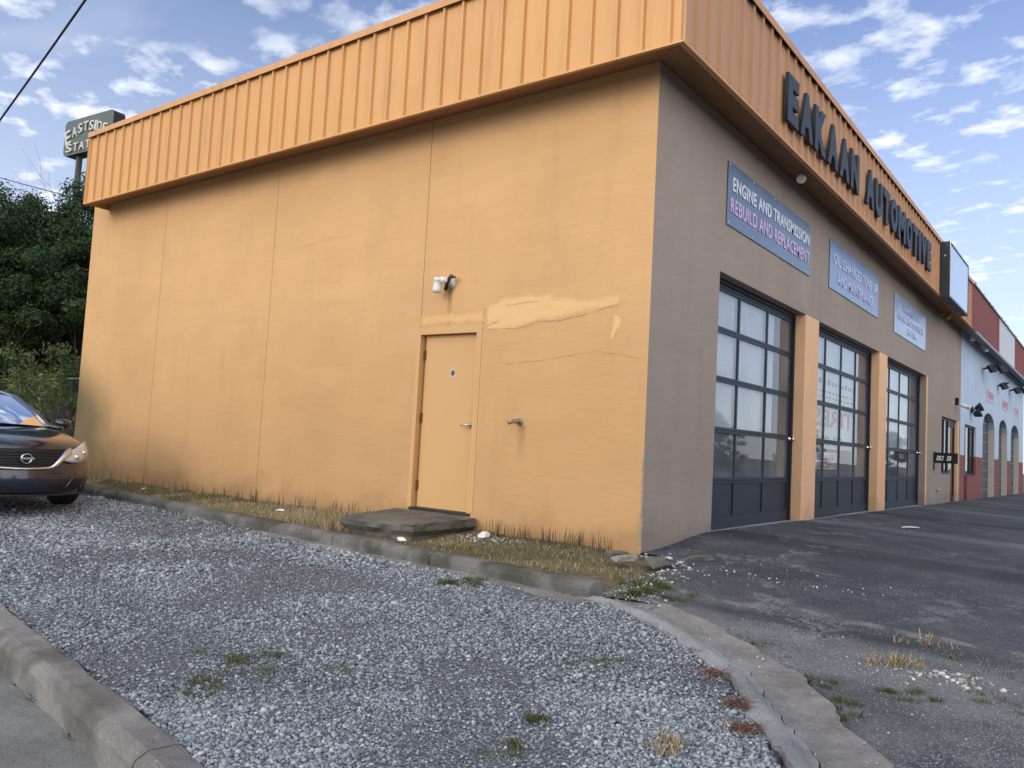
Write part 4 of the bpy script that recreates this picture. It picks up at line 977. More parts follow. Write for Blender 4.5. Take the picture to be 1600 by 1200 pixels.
spots = [  # px, dist, proto, scale, rot, label
    (5, 30, 0, .80, 10, 'dark leafy tree at the left edge of the photo, reaching just above the low cable'),
    (138, 33, 1, .90, 50, 'tall leafy tree beside the orange fascia end, growing in front of the sign pole'),
    (70, 27, 2, .84, 200, 'rounded leafy tree in the middle of the dark thicket, in front of the bare tree'),
    (-60, 27, 0, .76, 130, 'broad leafy tree left of the thicket, mostly outside the photo'),
    (100, 37, 0, .84, 260, 'hindmost leafy tree seen between the others left of the building'),
    (-150, 33, 1, .80, 300, 'leafy tree farthest left beyond the parked car'),
    (200, 30, 2, .9, 20, 'leafy tree mostly hidden behind the orange building'),
    (50, 23, 2, .62, 80, 'low dark bushy tree behind the wire fence, nearest the parked car'),
    (115, 22, 2, .66, 330, 'low dark bushy tree behind the fence next to the building corner'),
    (-20, 22, 2, .60, 180, 'low dark bushy tree behind the fence at the left edge')]
used = set()
for px, d, pi_, s_, rz, lb in spots:
    o = protos[pi_] if pi_ not in used else copy_tree(protos[pi_]); used.add(pi_)
    o.location = at(px, d); o.rotation_euler = (0, 0, R(rz)); o.scale = (s_,) * 3; tag(o, lb, 'tree', 'trees left of the building')
# bare tree
t = thing('bare_tree', 'leafless pale tree with fine twigs rising above the thicket below the pole sign', 'tree', at(88, 34))
mb = MB(); rr = random.Random(5)
def twig(p, d, l, r, dep):
    q = p + d * l; mb.tube([p, p + d * l * .5 + Vector((rr.uniform(-.05, .05) * l, rr.uniform(-.05, .05) * l, 0)), q], [r, r * .8, r * .6], 5 if dep < 3 else 4, caps=False)
    if dep >= 5: return
    for _ in range(3 if dep < 2 else 3):
        nd = (d + Vector((rr.uniform(-.7, .7), rr.uniform(-.7, .7), rr.uniform(-.15, .5)))).normalized(); twig(q if rr.random() < .6 else p + d * l * .7, nd, l * rr.uniform(.6, .8), r * .55, dep + 1)
twig(Vector((0, 0, -.5)), Vector((.16, .12, 1)).normalized(), 4.0, .09, 0)
mb.build('trunk', M_bark2, t)
# far tree line across the street side, real trees that the garage glass and car reflect
k = 0
for (x, y, s_, pi_) in [(14, 74, .50, 0), (18, 66, .45, 1), (22, 78, .55, 2), (27, 68, .5, 0), (32, 76, .6, 1), (37, 66, .55, 2), (42, 58, .6, 0), (46, 48, .6, 1), (48, 36, .65, 2), (50, 22, .7, 0), (48, 8, .7, 1), (50, -6, .8, 2), (30, -34, .9, 0), (10, -38, .8, 1), (-12, -36, .9, 2)]:
    o = copy_tree(protos[pi_]); o.location = (x, y, -1.1); o.scale = (s_ * 1.5, s_ * 1.5, s_); o.rotation_euler = (0, 0, k * 1.3); k += 1
    tag(o, 'leafy tree standing across the street from the shop, seen only in the garage door glass', 'tree', 'trees across the street')
# shrub by the building corner
t = thing('leafy_shrub', 'light green straggly shrub growing over the fence at the far building corner', 'shrub', (-12.75, -.05, 0))
rng = np.random.default_rng(3); cs_ = np.array([(min(.85, rng.normal() * .85 - .2), rng.normal() * .30, 1.55 + rng.normal() * .42) for _ in range(46)])
V, F, tone = leafcloud(5200, cs_, np.full(len(cs_), .26), .032, rng, shell=.2); np_obj('foliage', V, F, M_leaf2, t, tone=tone)
mb = MB()
for c in cs_[::2]: mb.tube([(c[0] * .3, c[1] * .3, 0), (c[0] * .6, c[1] * .6, c[2] * .5), tuple(c)], [.018, .012, .004], 5)
mb.build('stems', M_bark, t)
# chain link fence
t = thing('chain_link_fence', 'dark chain link fence with steel posts running left from the far building corner', 'fence', (-11.85, .55, -.1))
for k, x in enumerate((0, -.28, -2.6, -5.2, -7.8, -10.4, -13)):
    mb = MB(); mb.tube([(x, 0, 0), (x, 0, 2.0 if k > 1 else 2.35)], .045 if k < 2 else .03, 10); mb.lathe([(.05, 0), (.04, .03), (0, .05)], 10, Matrix.Translation((x, 0, 2.0 if k > 1 else 2.35))); mb.build('post', M_grey, t, smooth=True)
MB().tube([(0, 0, 1.93), (-13, 0, 1.93)], .02, 8).build('top_rail', M_grey, t)
mb = MB(); step = .085
for i in range(int(15 / step)):
    for sgn in (1, -1):
        xa = -i * step if sgn > 0 else -13 + i * step; a = Vector((xa, 0.0, .05)); e = a + Vector((sgn * 1.86 * -1, 0, 1.86))
        if min(a.x, e.x) < -13.0 or max(a.x, e.x) > 0: continue
        mb.add([a + Vector((-.003, 0, 0)), a + Vector((.003, 0, 0)), e + Vector((.003, 0, 0)), e + Vector((-.003, 0, 0)), a + Vector((0, .004, 0)), e + Vector((0, .004, 0))], [(0, 1, 2, 3), (1, 4, 5, 2), (4, 0, 3, 5)])
mb.build('wire_mesh', M_grey, t)

# blades
def blades(spec, rng, mat, name, parent=None):
    """spec: list of (x, y, z, h, lean, w)"""
    A = np.array(spec); n = len(A); p = A[:, :3]; h = A[:, 3:4]; ln = A[:, 4:5]; w = A[:, 5:6]
    a = rng.random((n, 1)) * 2 * PI; d = np.hstack([np.cos(a), np.sin(a), np.zeros((n, 1))]); b = rng.random((n, 1)) * 2 * PI; s = np.hstack([np.cos(b), np.sin(b), np.zeros((n, 1))]) * w
    m1 = p + d * ln * h * .35 + np.array([0, 0, 1]) * h * .6; m2 = p + d * ln * h + np.array([0, 0, 1]) * h * (1 - .35 * ln)
    V = np.stack([p - s, p + s, m1 + s * .7, m1 - s * .7, m2], 1).reshape(-1, 3)
    q = np.arange(n)[:, None] * 5; F = np.vstack([q + np.array([[0, 1, 2]]), q + np.array([[0, 2, 3]]), q + np.array([[3, 2, 4]])]); tone = np.repeat(rng.random(n), 5)
    return np_obj(name, V, F, mat, parent, tone=tone)
rng = np.random.default_rng(21)
green = []; dry = []
for _ in range(24000):
    x = rng.uniform(-12.5, .55); y0_ = ky(x) + .03; y = rng.uniform(y0_, -.04)
    if -3.45 < x < -1.95 and y > -1.25: continue
    n1 = noise.noise(Vector((x * .8, y * 1.2, 4))); n2 = noise.noise(Vector((x * 2.5, y * 2.5, 8)))
    g = (x < -7.6 and n1 > -.25) or (x > -2 and n1 > -.1) or n1 > .35
    if x > -.35 and y > -.55: continue
    if n2 < -.25 and not g: continue
    z = zs(x, y) - .005; nearwall = y > -.35
    if g: green.append((x, y, z, rng.uniform(.02, .055), rng.uniform(.3, 1.1), .0022))
    if not g or rng.random() < .4: dry.append((x, y, z, rng.uniform(.02, .075) * (1.3 if nearwall else 1), rng.uniform(.5, 1.6), .0018))
for _ in range(2200):   # dry tufts left of the step
    x = -3.75 + rng.normal() * .38; y = max(ky(-3.7) + .05, -.85 + rng.normal() * .25); dry.append((x, y, zs(x, y), rng.uniform(.06, .2), rng.uniform(.3, 1.2), .002))
tag(blades(green, rng, M_grass, 'green_grass'), 'short green grass in the planting strip beside the orange wall', 'grass', kind='stuff')
tag(blades(dry, rng, M_dry, 'dry_grass'), 'dry straw coloured grass in the planting strip along the orange wall', 'grass', kind='stuff')
stalks = []
for _ in range(420):
    x = rng.choice([rng.uniform(-8, -3.5), rng.uniform(-1.7, -.2)]) if rng.random() < .9 else rng.uniform(-11, -8); c = rng.normal() * .02
    cl_ = round(x / .33) * .33 + rng.normal() * .06
    if -3.45 < cl_ < -1.95: continue
    stalks.append((cl_, -.10 - abs(rng.normal()) * .07, zs(cl_, -.1), rng.uniform(.05, .23), rng.uniform(0, .3), .005))
tag(blades(stalks, rng, tonemat('dead_stalk', [(0, (.07, .05, .035)), (1, (.20, .15, .09))]), 'dead_stalks'), 'dark dead weed stalks standing along the foot of the orange wall', 'weeds', kind='stuff')
def tuft(name, x, y, n, r, h, mat, label, zf, lean=(.3, 1.1), w=.0025, group='weed tufts in the gravel and asphalt', seed=1, rx=1):
    rng = np.random.default_rng(seed); sp_ = []
    sub = rng.normal(size=(9, 2)) * r * 1.5
    for _ in range(n):
        q_ = sub[int(7 * rng.random() ** 1.6)]; dx, dy = (q_[0] + rng.normal() * r * .42) * rx, (q_[1] + rng.normal() * r * .42) * .8; sp_.append((dx, dy, zf(x + dx, y + dy) - zf(x, y) - .004, (.25 + .9 * rng.random() ** 2) * h, rng.uniform(*lean) * 1.3, w * rng.uniform(.5, 1.1)))
    o = blades(sp_, rng, mat, name); o.location = (x, y, zf(x, y)); return tag(o, label, 'weed', group)
zgr = lambda x, y: zg(x, y) + .012
for i, (x, y, n, r, h, m_, lb, zf) in enumerate([
    (-.46, -1.98, 900, .10, .055, M_grass, 'bright green grass tuft in the gravel against the end of the building kerb', zgr),
    (.10, -4.75, 420, .07, .035, M_grass, 'low green weed patch in the gravel nearest the street kerb', zgr),
    (-.25, -4.25, 500, .09, .035, M_grass, 'green weed patch in the gravel, left of centre', zgr),
    (.02, -4.45, 450, .12, .028, M_grass, 'thin scattered green weeds between the two left gravel patches', zgr),
    (.30, -4.10, 160, .045, .025, M_grass, 'tiny green weed right of the left gravel patches', zgr),
    (1.59, -4.00, 260, .035, .04, M_grass, 'small dark green weed clump low in the gravel near the gutter', zgr),
    (1.70, -4.35, 320, .055, .03, M_grass, 'spreading green weeds at the bottom of the gravel', zgr),
    (1.45, -3.04, 300, .07, .025, M_grass, 'faint green weeds in the gravel above the rusty needles', zgr),
    (2.19, -3.92, 280, .045, .07, M_dry, 'straw coloured dry tuft in the gravel beside the curved gutter', zgr),
    (.72, -1.30, 1100, .10, .05, M_grass, 'green grass clump between the kerb end and the asphalt', lambda x, y: za(x, y)),
    (.50, -1.05, 700, .09, .06, M_grass, 'green weeds among the rubble at the end of the planting strip', lambda x, y: za(x, y)),
    (.78, -1.43, 600, .055, .05, M_grass, 'green grass hiding the broken start of the gutter by the kerb end', lambda x, y: za(x, y) + .02),
    (1.02, -1.38, 420, .06, .04, M_grass, 'low grass beside the start of the curved gutter', lambda x, y: za(x, y)),
    (1.85, -1.95, 260, .06, .035, M_grass, 'green tuft at the asphalt edge of the gutter, farthest of the three', lambda x, y: za(x, y)),
    (2.38, -2.45, 420, .045, .045, M_grass, 'bright green tuft at the asphalt edge of the gutter, middle of the three', lambda x, y: za(x, y)),
    (2.58, -2.72, 420, .045, .055, M_grass, 'green tuft at the asphalt edge of the gutter, nearest of the three', lambda x, y: za(x, y)),
    (2.80, -2.30, 420, .055, .045, M_grass, 'green tuft in the broken asphalt below the white stones', lambda x, y: za(x, y)),
    (2.63, -1.78, 420, .06, .10, M_dry, 'pale straw tuft in the broken asphalt left of the white stones', lambda x, y: za(x, y)),
    (2.78, -1.12, 120, .06, .09, M_dry, 'wispy pale grass on the ridge of the asphalt', lambda x, y: za(x, y)),
    (3.05, -1.55, 300, .10, .04, M_grass, 'olive green weeds behind the white stones', lambda x, y: za(x, y)),
    (3.25, -2.05, 260, .07, .04, M_grass, 'small weed at the right of the white stones', lambda x, y: za(x, y)),
    (1.35, .0, 260, .10, .03, M_grass, 'low weeds in the crack of the asphalt near the building corner', lambda x, y: za(x, y))]):
    tuft('weed_tuft', x, y, n, r, h, m_, lb, zf, seed=40 + i)
rng = np.random.default_rng(9); sp_ = []
for _ in range(2600):
    tt = rng.random(); q = lerp(-2.62, -3.75, tt); x = polyx(GL, q) - .07 + rng.normal() * .045 - (.03 if tt > .6 else 0); y = q + rng.normal() * .05
    if noise.noise(Vector((x * 5, y * 5, 2))) < -.10 + .25 * tt: continue
    sp_.append((x, y, zg(x, y) + .01 + rng.random() * .018, rng.uniform(.012, .035), rng.uniform(1.2, 3.0), .0016))
tag(blades(sp_, rng, M_rustneedle, 'pine_needles'), 'rust brown pine needle litter along the left edge of the curved gutter', 'pine needles', kind='stuff')

# ------------------------------------------------------------------ stones
ICO = None
def ico():
    bm = bmesh.new(); bmesh.ops.create_icosphere(bm, subdivisions=1, radius=1); V = np.array([v.co[:] for v in bm.verts]); F = np.array([[v.index for v in f.verts] for f in bm.faces]); bm.free(); return V, F
IV, IF = ico()
OV = np.array([(1, 0, 0), (-1, 0, 0), (0, 1, 0), (0, -1, 0), (0, 0, 1), (0, 0, -1)], float); OF = np.array([(0, 2, 4), (2, 1, 4), (1, 3, 4), (3, 0, 4), (2, 0, 5), (1, 2, 5), (3, 1, 5), (0, 3, 5)])
def stones(P, size, rng, mat, name, lod=0, tone=None, flat=.62):
    bv, bf = (IV, IF) if lod == 0 else (OV, OF); n = len(P); m = len(bv)
    V = np.repeat(bv[None], n, 0) * rng.uniform(.72, 1.22, (n, m, 1)) * (rng.uniform(.6, 1.15, (n, 1, 3)) * np.array([1, 1, flat]))
    # crushed: random planar cuts
    d = rng.normal(size=(n, 1, 3)); d /= np.linalg.norm(d, axis=2, keepdims=True); t = (V * d).sum(2, keepdims=True); V = V - d * np.maximum(0, t - .45)
    ang = rng.random((n, 3)) * 2 * PI; ang[:, 1] = rng.normal(scale=.5, size=n)
    c, s = np.cos(ang), np.sin(ang)
    def rot(V, i, j, k): a = V[:, :, i].copy(); b = V[:, :, j].copy(); V[:, :, i] = a * c[:, k:k + 1] - b * s[:, k:k + 1]; V[:, :, j] = a * s[:, k:k + 1] + b * c[:, k:k + 1]
    rot(V, 0, 1, 0); rot(V, 0, 2, 1); rot(V, 0, 1, 2)
    V = V * size[:, None, None] + P[:, None, :]
    F = (bf[None] + (np.arange(n) * m)[:, None, None]).reshape(-1, 3)
    tn = rng.random(n) ** 1.3 if tone is None else tone
    return np_obj(name, V.reshape(-1, 3), F, mat, tone=np.repeat(tn, m))
# height lookup for the gravel lot on a grid (bilinear)
gx = np.arange(-16, 3.6, .1); gy = np.arange(-8, 0, .1); GZ = np.array([[zg(x, y) for y in gy] for x in gx])
def zg_np(x, y):
    i = np.clip((x + 16) / .1, 0, len(gx) - 1.001); j = np.clip((y + 8) / .1, 0, len(gy) - 1.001); a = i.astype(int); b = j.astype(int); u = i - a; v = j - b
    return (GZ[a, b] * (1 - u) * (1 - v) + GZ[a + 1, b] * u * (1 - v) + GZ[a, b + 1] * (1 - u) * v + GZ[a + 1, b + 1] * u * v)
glx = np.interp(-np.arange(0, 9, .05), [p[1] for p in GL][::-1], [p[0] for p in GL][::-1])
def in_gravel(x, y, pad=.0):
    lim = np.interp(y, [p[1] for p in GL][::-1], [p[0] for p in GL][::-1])
    kyv = -1.60 - .0934 * (x - .53) - .17
    edge = .04 * np.sin(x * 5.1) + .03 * np.sin(x * 13.3)
    kin = np.where(x > -4.2, kyv - .08, kyv + .02)
    rki = -5.09 - .172 * np.maximum(x, -3.15)
    return (y < kin + edge * .4) & (y > rki + .0 + .5 * edge) & (x < lim - .0 + .03 * np.sin(y * 9))
def scatter(n, dmin, dmax, smin, smax, seed, lod, tag_):
    rng = np.random.default_rng(seed)
    x = rng.uniform(-15.5, 3.1, n); y = rng.uniform(-7.6, -.6, n); d = np.hypot(x - CAM.x, y - CAM.y)
    ok = (d >= dmin) & (d < dmax) & in_gravel(x, y)
    # keep only what lies within a generous wedge of the view
    ang = np.degrees(np.arctan2(y - CAM.y, x - CAM.x)); ok &= (ang > 80) & (ang < 185)
    x, y, d = x[ok], y[ok], d[ok]
    patchn = np.array([noise.noise(Vector((a * .9, b * .9, 11))) for a, b in zip(x, y)])
    size = (smin * .8 + (smax * 1.2 - smin * .8) * rng.random(len(x)) ** 1.9) * np.where(rng.random(len(x)) < .03, 1.5, 1) * (1 + .25 * patchn)
    keep = rng.random(len(x)) < np.where(patchn < -.14, .38, 1); x, y, size, patchn = x[keep], y[keep], size[keep], patchn[keep]
    z = zg_np(x, y) + size * rng.uniform(-.1, .55, len(x))
    kd = (-1.60 - .0934 * (x - .53)) - y; rut = np.exp(-((kd - 1.15 - .15 * np.sin(x * .7)) / .22) ** 2) + np.exp(-((kd - 2.7 - .15 * np.sin(x * .6 + 1)) / .25) ** 2)
    size = size * (1 - .22 * rut)
    tone = np.clip(rng.random(len(x)) ** 1.15 * (.95 + .4 * patchn) * (1 - .22 * rut), 0, 1); tone = np.where(rng.random(len(x)) < .93, tone * .82, 1)
    return stones(np.stack([x, y, z], 1), size, rng, M_stone, 'gravel', lod, tone), len(x)
A1 = [scatter(1250000, 0, 4.3, .0055, .0130, 5, 0, ''), scatter(560000, 4.3, 7.5, .0075, .0165, 6, 1, ''), scatter(260000, 7.5, 18, .012, .024, 7, 1, '')]
print('stones', [a[1] for a in A1])
for i, (o, n) in enumerate(A1): tag(o, 'loose grey crushed stone covering the lot in front of the side wall', 'gravel', kind='stuff')
# pale loose stones: along the kerb end, around the corner, on the asphalt
rng = np.random.default_rng(77); P = []; Sz = []
def put(n, cx, cy, rx, ry, smin, smax, zf):
    for _ in range(n):
        x = cx + rng.normal() * rx; y = cy + rng.normal() * ry; P.append((x, y, zf(x, y) + .003)); Sz.append(rng.uniform(smin, smax))
put(90, 3.02, -1.78, .13, .10, .008, .026, za); put(60, 2.75, -1.95, .16, .12, .006, .014, za); put(70, .80, -1.55, .14, .12, .006, .016, za)
put(60, .65, -.55, .25, .28, .006, .02, za); put(50, 1.25, -.2, .35, .10, .005, .014, za); put(45, 1.7, .2, .5, .25, .004, .010, za)
put(120, -1.55, -.35, .25, .10, .008, .026, zs); put(60, -1.1, -.42, .3, .10, .006, .018, zs); put(80, -2.5, -1.33, .5, .035, .006, .016, zs)
put(240, 3.0, -2.2, .9, .6, .003, .008, za); put(120, 3.4, 2.5, 2.6, 2.2, .003, .008, za); put(60, .55, -1.85, .18, .05, .006, .014, zg)
put(140, .55, -.95, .12, .25, .006, .02, za); put(90, .62, -1.35, .12, .08, .005, .014, za)
put(60, .35, -.25, .2, .14, .01, .03, za)
for _ in range(70):
    q = rng.uniform(-3.9, -1.9); x = lerp(polyx(GL, q), polyx(GR, q), rng.random()); P.append((x, q, gz(x, q) + .015)); Sz.append(rng.uniform(.004, .009))
ob = stones(np.array(P), np.array(Sz), rng, M_white_stone, 'loose_stones', 0); tag(ob, 'pale loose stones and chips scattered over the asphalt, planting strip and gutter', 'stones', kind='stuff')
# asphalt grit
rng = np.random.default_rng(78); n = 60000; x = rng.uniform(1.6, 6.5, n); y = rng.uniform(-5.0, -1.1, n); dens = np.array([noise.noise(Vector((a * 1.3, b * 1.3, 2))) for a, b in zip(x, y)]); lim = np.interp(y, [p[1] for p in GR][::-1], [p[0] for p in GR][::-1])
ok = (x > lim + .01) & (rng.random(n) < .45 + dens); x, y = x[ok], y[ok]; z = np.array([za(a, b) for a, b in zip(x, y)])
ob = stones(np.stack([x, y, z], 1), rng.uniform(.0025, .0065, len(x)), rng, M_stone, 'asphalt_grit', 1); tag(ob, 'fine grey grit lying on the worn asphalt right of the gutter', 'grit', kind='stuff')
# individual chunks
def chunk(x, y, z, s, lab, seed, mat=M_chunk, cat='rubble', name='concrete_chunk', rz=0):
    bm = bmesh.new(); bmesh.ops.create_icosphere(bm, subdivisions=3, radius=.5); rs = random.Random(seed)
    cutp = [(Vector((rs.uniform(-1, 1), rs.uniform(-1, 1), rs.uniform(-.8, .8))).normalized(), rs.uniform(.22, .38)) for _ in range(9)] + [(Vector((0, 0, 1)), .30), (Vector((0, 0, -1)), .25)]
    for v in bm.verts:
        c = v.co * 1.25
        for d_, h_ in cutp:
            k_ = c.dot(d_) - h_
            if k_ > 0: c = c - d_ * k_
        c = c * 1.35 + .05 * noise.noise_vector(c * 6 + Vector((seed, 0, 0))); v.co = Vector((c.x * s[0], c.y * s[1], c.z * s[2]))
    me = bpy.data.meshes.new(name); bm.to_mesh(me); bm.free(); me.materials.append(mat); o = bpy.data.objects.new(name, me); COL.objects.link(o)
    o.location = (x, y, z); o.rotation_euler = (.08, -.1, rz); return tag(o, lab, cat)
chunk(.16, -.70, .05, (.20, .13, .06), 'flat pale broken concrete piece on the strip near the building corner', 1, rz=.3)
chunk(-.02, -.36, .03, (.22, .16, .09), 'long grey broken slab against the foot of the corner', 2, M_slab, rz=.2)
chunk(.42, -.42, .02, (.22, .14, .10), 'dark rough stone lying right of the building corner', 3, M_slab, rz=.8)
chunk(.55, .12, .03, (.30, .10, .07), 'jagged asphalt edge piece along the foot of the taupe wall', 4, M_slab, rz=.9)
chunk(-1.83, -1.42, .04, (.09, .06, .045), 'small white block on the kerb below the concrete step', 5, M_white, rz=.1)
chunk(-1.66, -.36, .045, (.14, .11, .07), 'white plaster lump beside the concrete step', 6, M_white, rz=.6)
chunk(-4.6, -.75, .04, (.10, .05, .03), 'crumpled white litter in the dry grass', 7, M_white, 'litter', 'paper_litter', .4)
chunk(-8.0, -.62, .04, (.08, .05, .03), 'tiny white litter scrap in the green grass near the car', 8, M_white, 'litter', 'paper_litter', .4)
chunk(1.18, 6.3, za(1.18, 6.3) + .01, (.22, .10, .02), 'white scrap of paper on the asphalt before the garage doors', 9, M_white, 'litter', 'paper_litter', .4)

# ------------------------------------------------------------------ car
def carpaint():
    m = Mat('car_paint', .22, .6).col((.007, .012, .028)); m.b.inputs['Coat Weight'].default_value = 1; m.b.inputs['Coat Roughness'].default_value = .03; m.b.inputs['Metallic'].default_value = .0; return m.m
M_car = carpaint(); M_tyre = plain('tyre_rubber', (.018, .018, .018), .85)
def carcar():
    C = thing('parked_car', 'dark blue sedan with chrome grille parked on gravel beside the orange wall', 'car')
    def station(x, curv, halfw, lv, top):
        """lv: side levels [(z, w factor, dx)], top: hood row heights across; returns ring left->right"""
        ring = []
        for z, wf, dx in lv: ring.append((x + dx - curv, -halfw * wf, z))
        for fr, z in top: ring.append((x + lv[-1][2] - curv * abs(fr) ** 2.6, halfw * lv[-1][1] * fr, z))
        for z, wf, dx in lv[::-1]: ring.append((x + dx - curv, halfw * wf, z))
        return ring
    FR = [-.82, -.55, -.28, 0, .28, .55, .82]
    def tops(ze, zc): return [(f, lerp(zc, ze, abs(f) ** 2.5)) for f in FR]
    st = [  # x, curv, halfw, levels, tops
        (0.0, .42, .84, [(.20, .96, -.02), (.30, 1.04, .0), (.46, 1.07, 0), (.62, 1.05, -.01), (.76, .99, -.05)], tops(.765, .75)),
        (-.10, .46, .88, [(.19, .98, 0), (.30, 1.03, 0), (.46, 1.05, 0), (.66, 1.03, 0), (.84, .95, 0)], tops(.85, .85)),
        (-.55, .35, .90, [(.18, .98, 0), (.30, 1.01, 0), (.48, 1.02, 0), (.74, 1.01, 0), (.91, .93, 0)], tops(.935, .935)),
        (-1.0, .15, .91, [(.18, .98, 0), (.30, 1.0, 0), (.50, 1.01, 0), (.78, 1.0, 0), (.945, .91, 0)], tops(.975, .985)),
        (-1.45, .05, .915, [(.18, .98, 0), (.30, 1.0, 0), (.52, 1.0, 0), (.80, .99, 0), (.95, .90, 0)], tops(1.0, 1.03)),
        (-2.3, 0, .915, [(.18, .98, 0), (.30, 1.0, 0), (.55, .99, 0), (.84, .99, 0), (.97, .90, 0)], tops(1.0, 1.0)),
        (-3.2, 0, .915, [(.18, .98, 0), (.30, 1.0, 0), (.55, .99, 0), (.86, .99, 0), (.99, .90, 0)], tops(1.02, 1.02)),
        (-4.0, 0, .905, [(.20, .97, 0), (.32, 1.0, 0), (.58, .99, 0), (.88, .98, 0), (1.02, .88, 0)], tops(1.05, 1.06)),
        (-4.6, -.15, .88, [(.22, .95, 0), (.35, .98, 0), (.60, .97, 0), (.90, .93, 0), (1.03, .82, 0)], tops(1.06, 1.08)),
        (-4.8, -.25, .82, [(.26, .92, 0), (.38, .95, 0), (.60, .95, 0), (.86, .90, 0), (.97, .80, 0)], tops(1.0, 1.02))]
    mb = MB(); rings = [station(*s) for s in st]; m = len(rings[0])
    for r_ in rings: mb.v += r_
    for i in range(len(rings) - 1):
        for k in range(m - 1): mb.f.append((i * m + k, (i + 1) * m + k, (i + 1) * m + k + 1, i * m + k + 1)); mb.mi.append(0)
    # front cap grid: rows = 5 side levels, columns = FR; top row already is hood edge row
    def cap(si, off, sgn):
        lv = st[si][3]; hw = st[si][2]; x = st[si][0]; cv = st[si][1]; rows = []
        for r_ in range(4):
            z, wf, dx = lv[r_]; o = len(mb.v); row = [off + r_]
            for f in FR: mb.v.append((x + dx - cv * abs(f) ** 2.6 + (.0 if sgn < 0 else (.03 if r_ in (1, 2) else 0)), hw * wf * f, z)); 
            rows.append([off + r_] + list(range(o, o + 7)) + [off + m - 1 - r_])
        rows.append([off + 4] + list(range(off + 5, off + 12)) + [off + 12])
        for a, b in zip(rows, rows[1:]):
            for k in range(8): mb.f.append((a[k], a[k + 1], b[k + 1], b[k])); mb.mi.append(0)
    cap(0, 0, 1); cap(len(st) - 1, (len(st) - 1) * m, -1)
    body = mb.build('body', M_car, C, smooth=True)
    sub = body.modifiers.new('s', 'SUBSURF'); sub.levels = sub.render_levels = 2
    # wheel arch cut
    cuts = []
    for wx in (-.98, -3.80):
        c = MB(); c.tube([(wx, -1.2, .33), (wx, 1.2, .33)], .375, 32); cuts.append(c.build('cut', M_black))
    for c in cuts:
        bo = body.modifiers.new('b', 'BOOLEAN'); bo.object = c; bo.operation = 'DIFFERENCE'; bo.solver = 'FAST'
    dg = bpy.context.evaluated_depsgraph_get(); dg.update(); me = bpy.data.meshes.new_from_object(body.evaluated_get(dg)); body.modifiers.clear(); body.data = me
    for c in cuts: bpy.data.objects.remove(c)
    MB().box(-4.6, -.35, -.80, .80, .20, .55).build('underbody', M_black, C)
    # cabin glass + roof
    cab = [(-1.32, .70, 1.00), (-1.75, .67, 1.19), (-2.25, .60, 1.385), (-2.75, .58, 1.44), (-3.2, .57, 1.435), (-3.7, .58, 1.35), (-4.35, .62, 1.06)]
    mb = MB(); rows = []
    for (x, w, z) in cab:
        rows.append([(x + .18 * (1 if z < 1.2 and x > -2 else 0) * (1 - abs(f) ** 2), w * f, z + .025 * (1 - f * f)) for f in (-1, -.6, -.2, .2, .6, 1)])
    o = 0
    for r_ in rows: mb.v += r_
    glassb = MB(); glassb.v = list(mb.v); 
    for i in range(6):
        for k in range(5):
            f = (i * 6 + k, (i + 1) * 6 + k, (i + 1) * 6 + k + 1, i * 6 + k + 1)
            (mb if 2 <= i <= 4 - 1 else glassb).f.append(f); (mb if 2 <= i <= 3 else glassb).mi.append(0)
    mb.build('roof', M_car, C, smooth=True, recalc=False)
    glassb.build('windscreen', M_carglass, C, smooth=True, recalc=False)
    for s_ in (-1, 1):
        sg = MB(); bot = [(-1.25, .86 * s_, .965), (-1.7, .865 * s_, .975), (-2.25, .87 * s_, .98), (-2.75, .87 * s_, .985), (-3.2, .87 * s_, .99), (-3.7, .86 * s_, 1.0), (-4.35, .80 * s_, 1.03)]
        for (x, w, z), b_ in zip(cab, bot): sg.v += [(x, w * s_, z), b_]
        sg.f = [(2 * i, 2 * i + 1, 2 * i + 3, 2 * i + 2) for i in range(6)]; sg.mi = [0] * 6; sg.build('side_window', M_carglass, C, recalc=False)
        mb = MB(); mb.tube([(-1.22, .84 * s_, .985)] + [(x, (w + .012) * s_, z + .008) for x, w, z in cab[:4]], .028, 8); mb.build('pillar', M_car, C, smooth=True)
        mb = MB(); mb.tube([(x, (w + .008) * s_, z + .006) for x, w, z in cab[3:]], .026, 8); mb.build('pillar', M_car, C, smooth=True)
        # mirror
        mb = MB(); mb.lathe([(0, -.10), (.06, -.09), (.085, -.03), (.085, .03), (.06, .09), (0, .10)], 14, Matrix.Translation((-1.62, 1.0 * s_, 1.05)) @ Matrix.Diagonal((.7, 1, .75, 1)) @ Matrix.Rotation(R(90), 4, 'X'))
        mr = mb.build('wing_mirror', M_car, C, smooth=True); MB().tube([(-1.62, .86 * s_, 1.0), (-1.62, .95 * s_, 1.03)], .025, 8).build('mirror_arm', M_black, mr)
        # wheels
        for wx in (-.98, -3.80):
            mb = MB(); T = Matrix.Translation((wx, (.92 - .11) * s_, .325)) @ Matrix.Rotation(R(90), 4, 'X')
            mb.lathe([(.21, -.11), (.30, -.11), (.325, -.08), (.325, .08), (.30, .11), (.21, .11), (.19, .09), (.19, -.09), (.21, -.11)], 32, T); wh = mb.build('wheel', M_tyre, C, smooth=True)
            mb = MB(); mb.lathe([(0, .05 * -s_), (.05, .07 * -s_), (.19, .03 * -s_), (.21, .10 * -s_)], 24, T); 
            for k in range(7): mb.box(.03, .2, -.02, .02, .055 * -s_ - .01, .055 * -s_ + .01, mat=T @ Matrix.Rotation(2 * PI * k / 7, 4, 'Z'))
            mb.build('rim', M_steel, wh)
    fx = lambda y, z: None
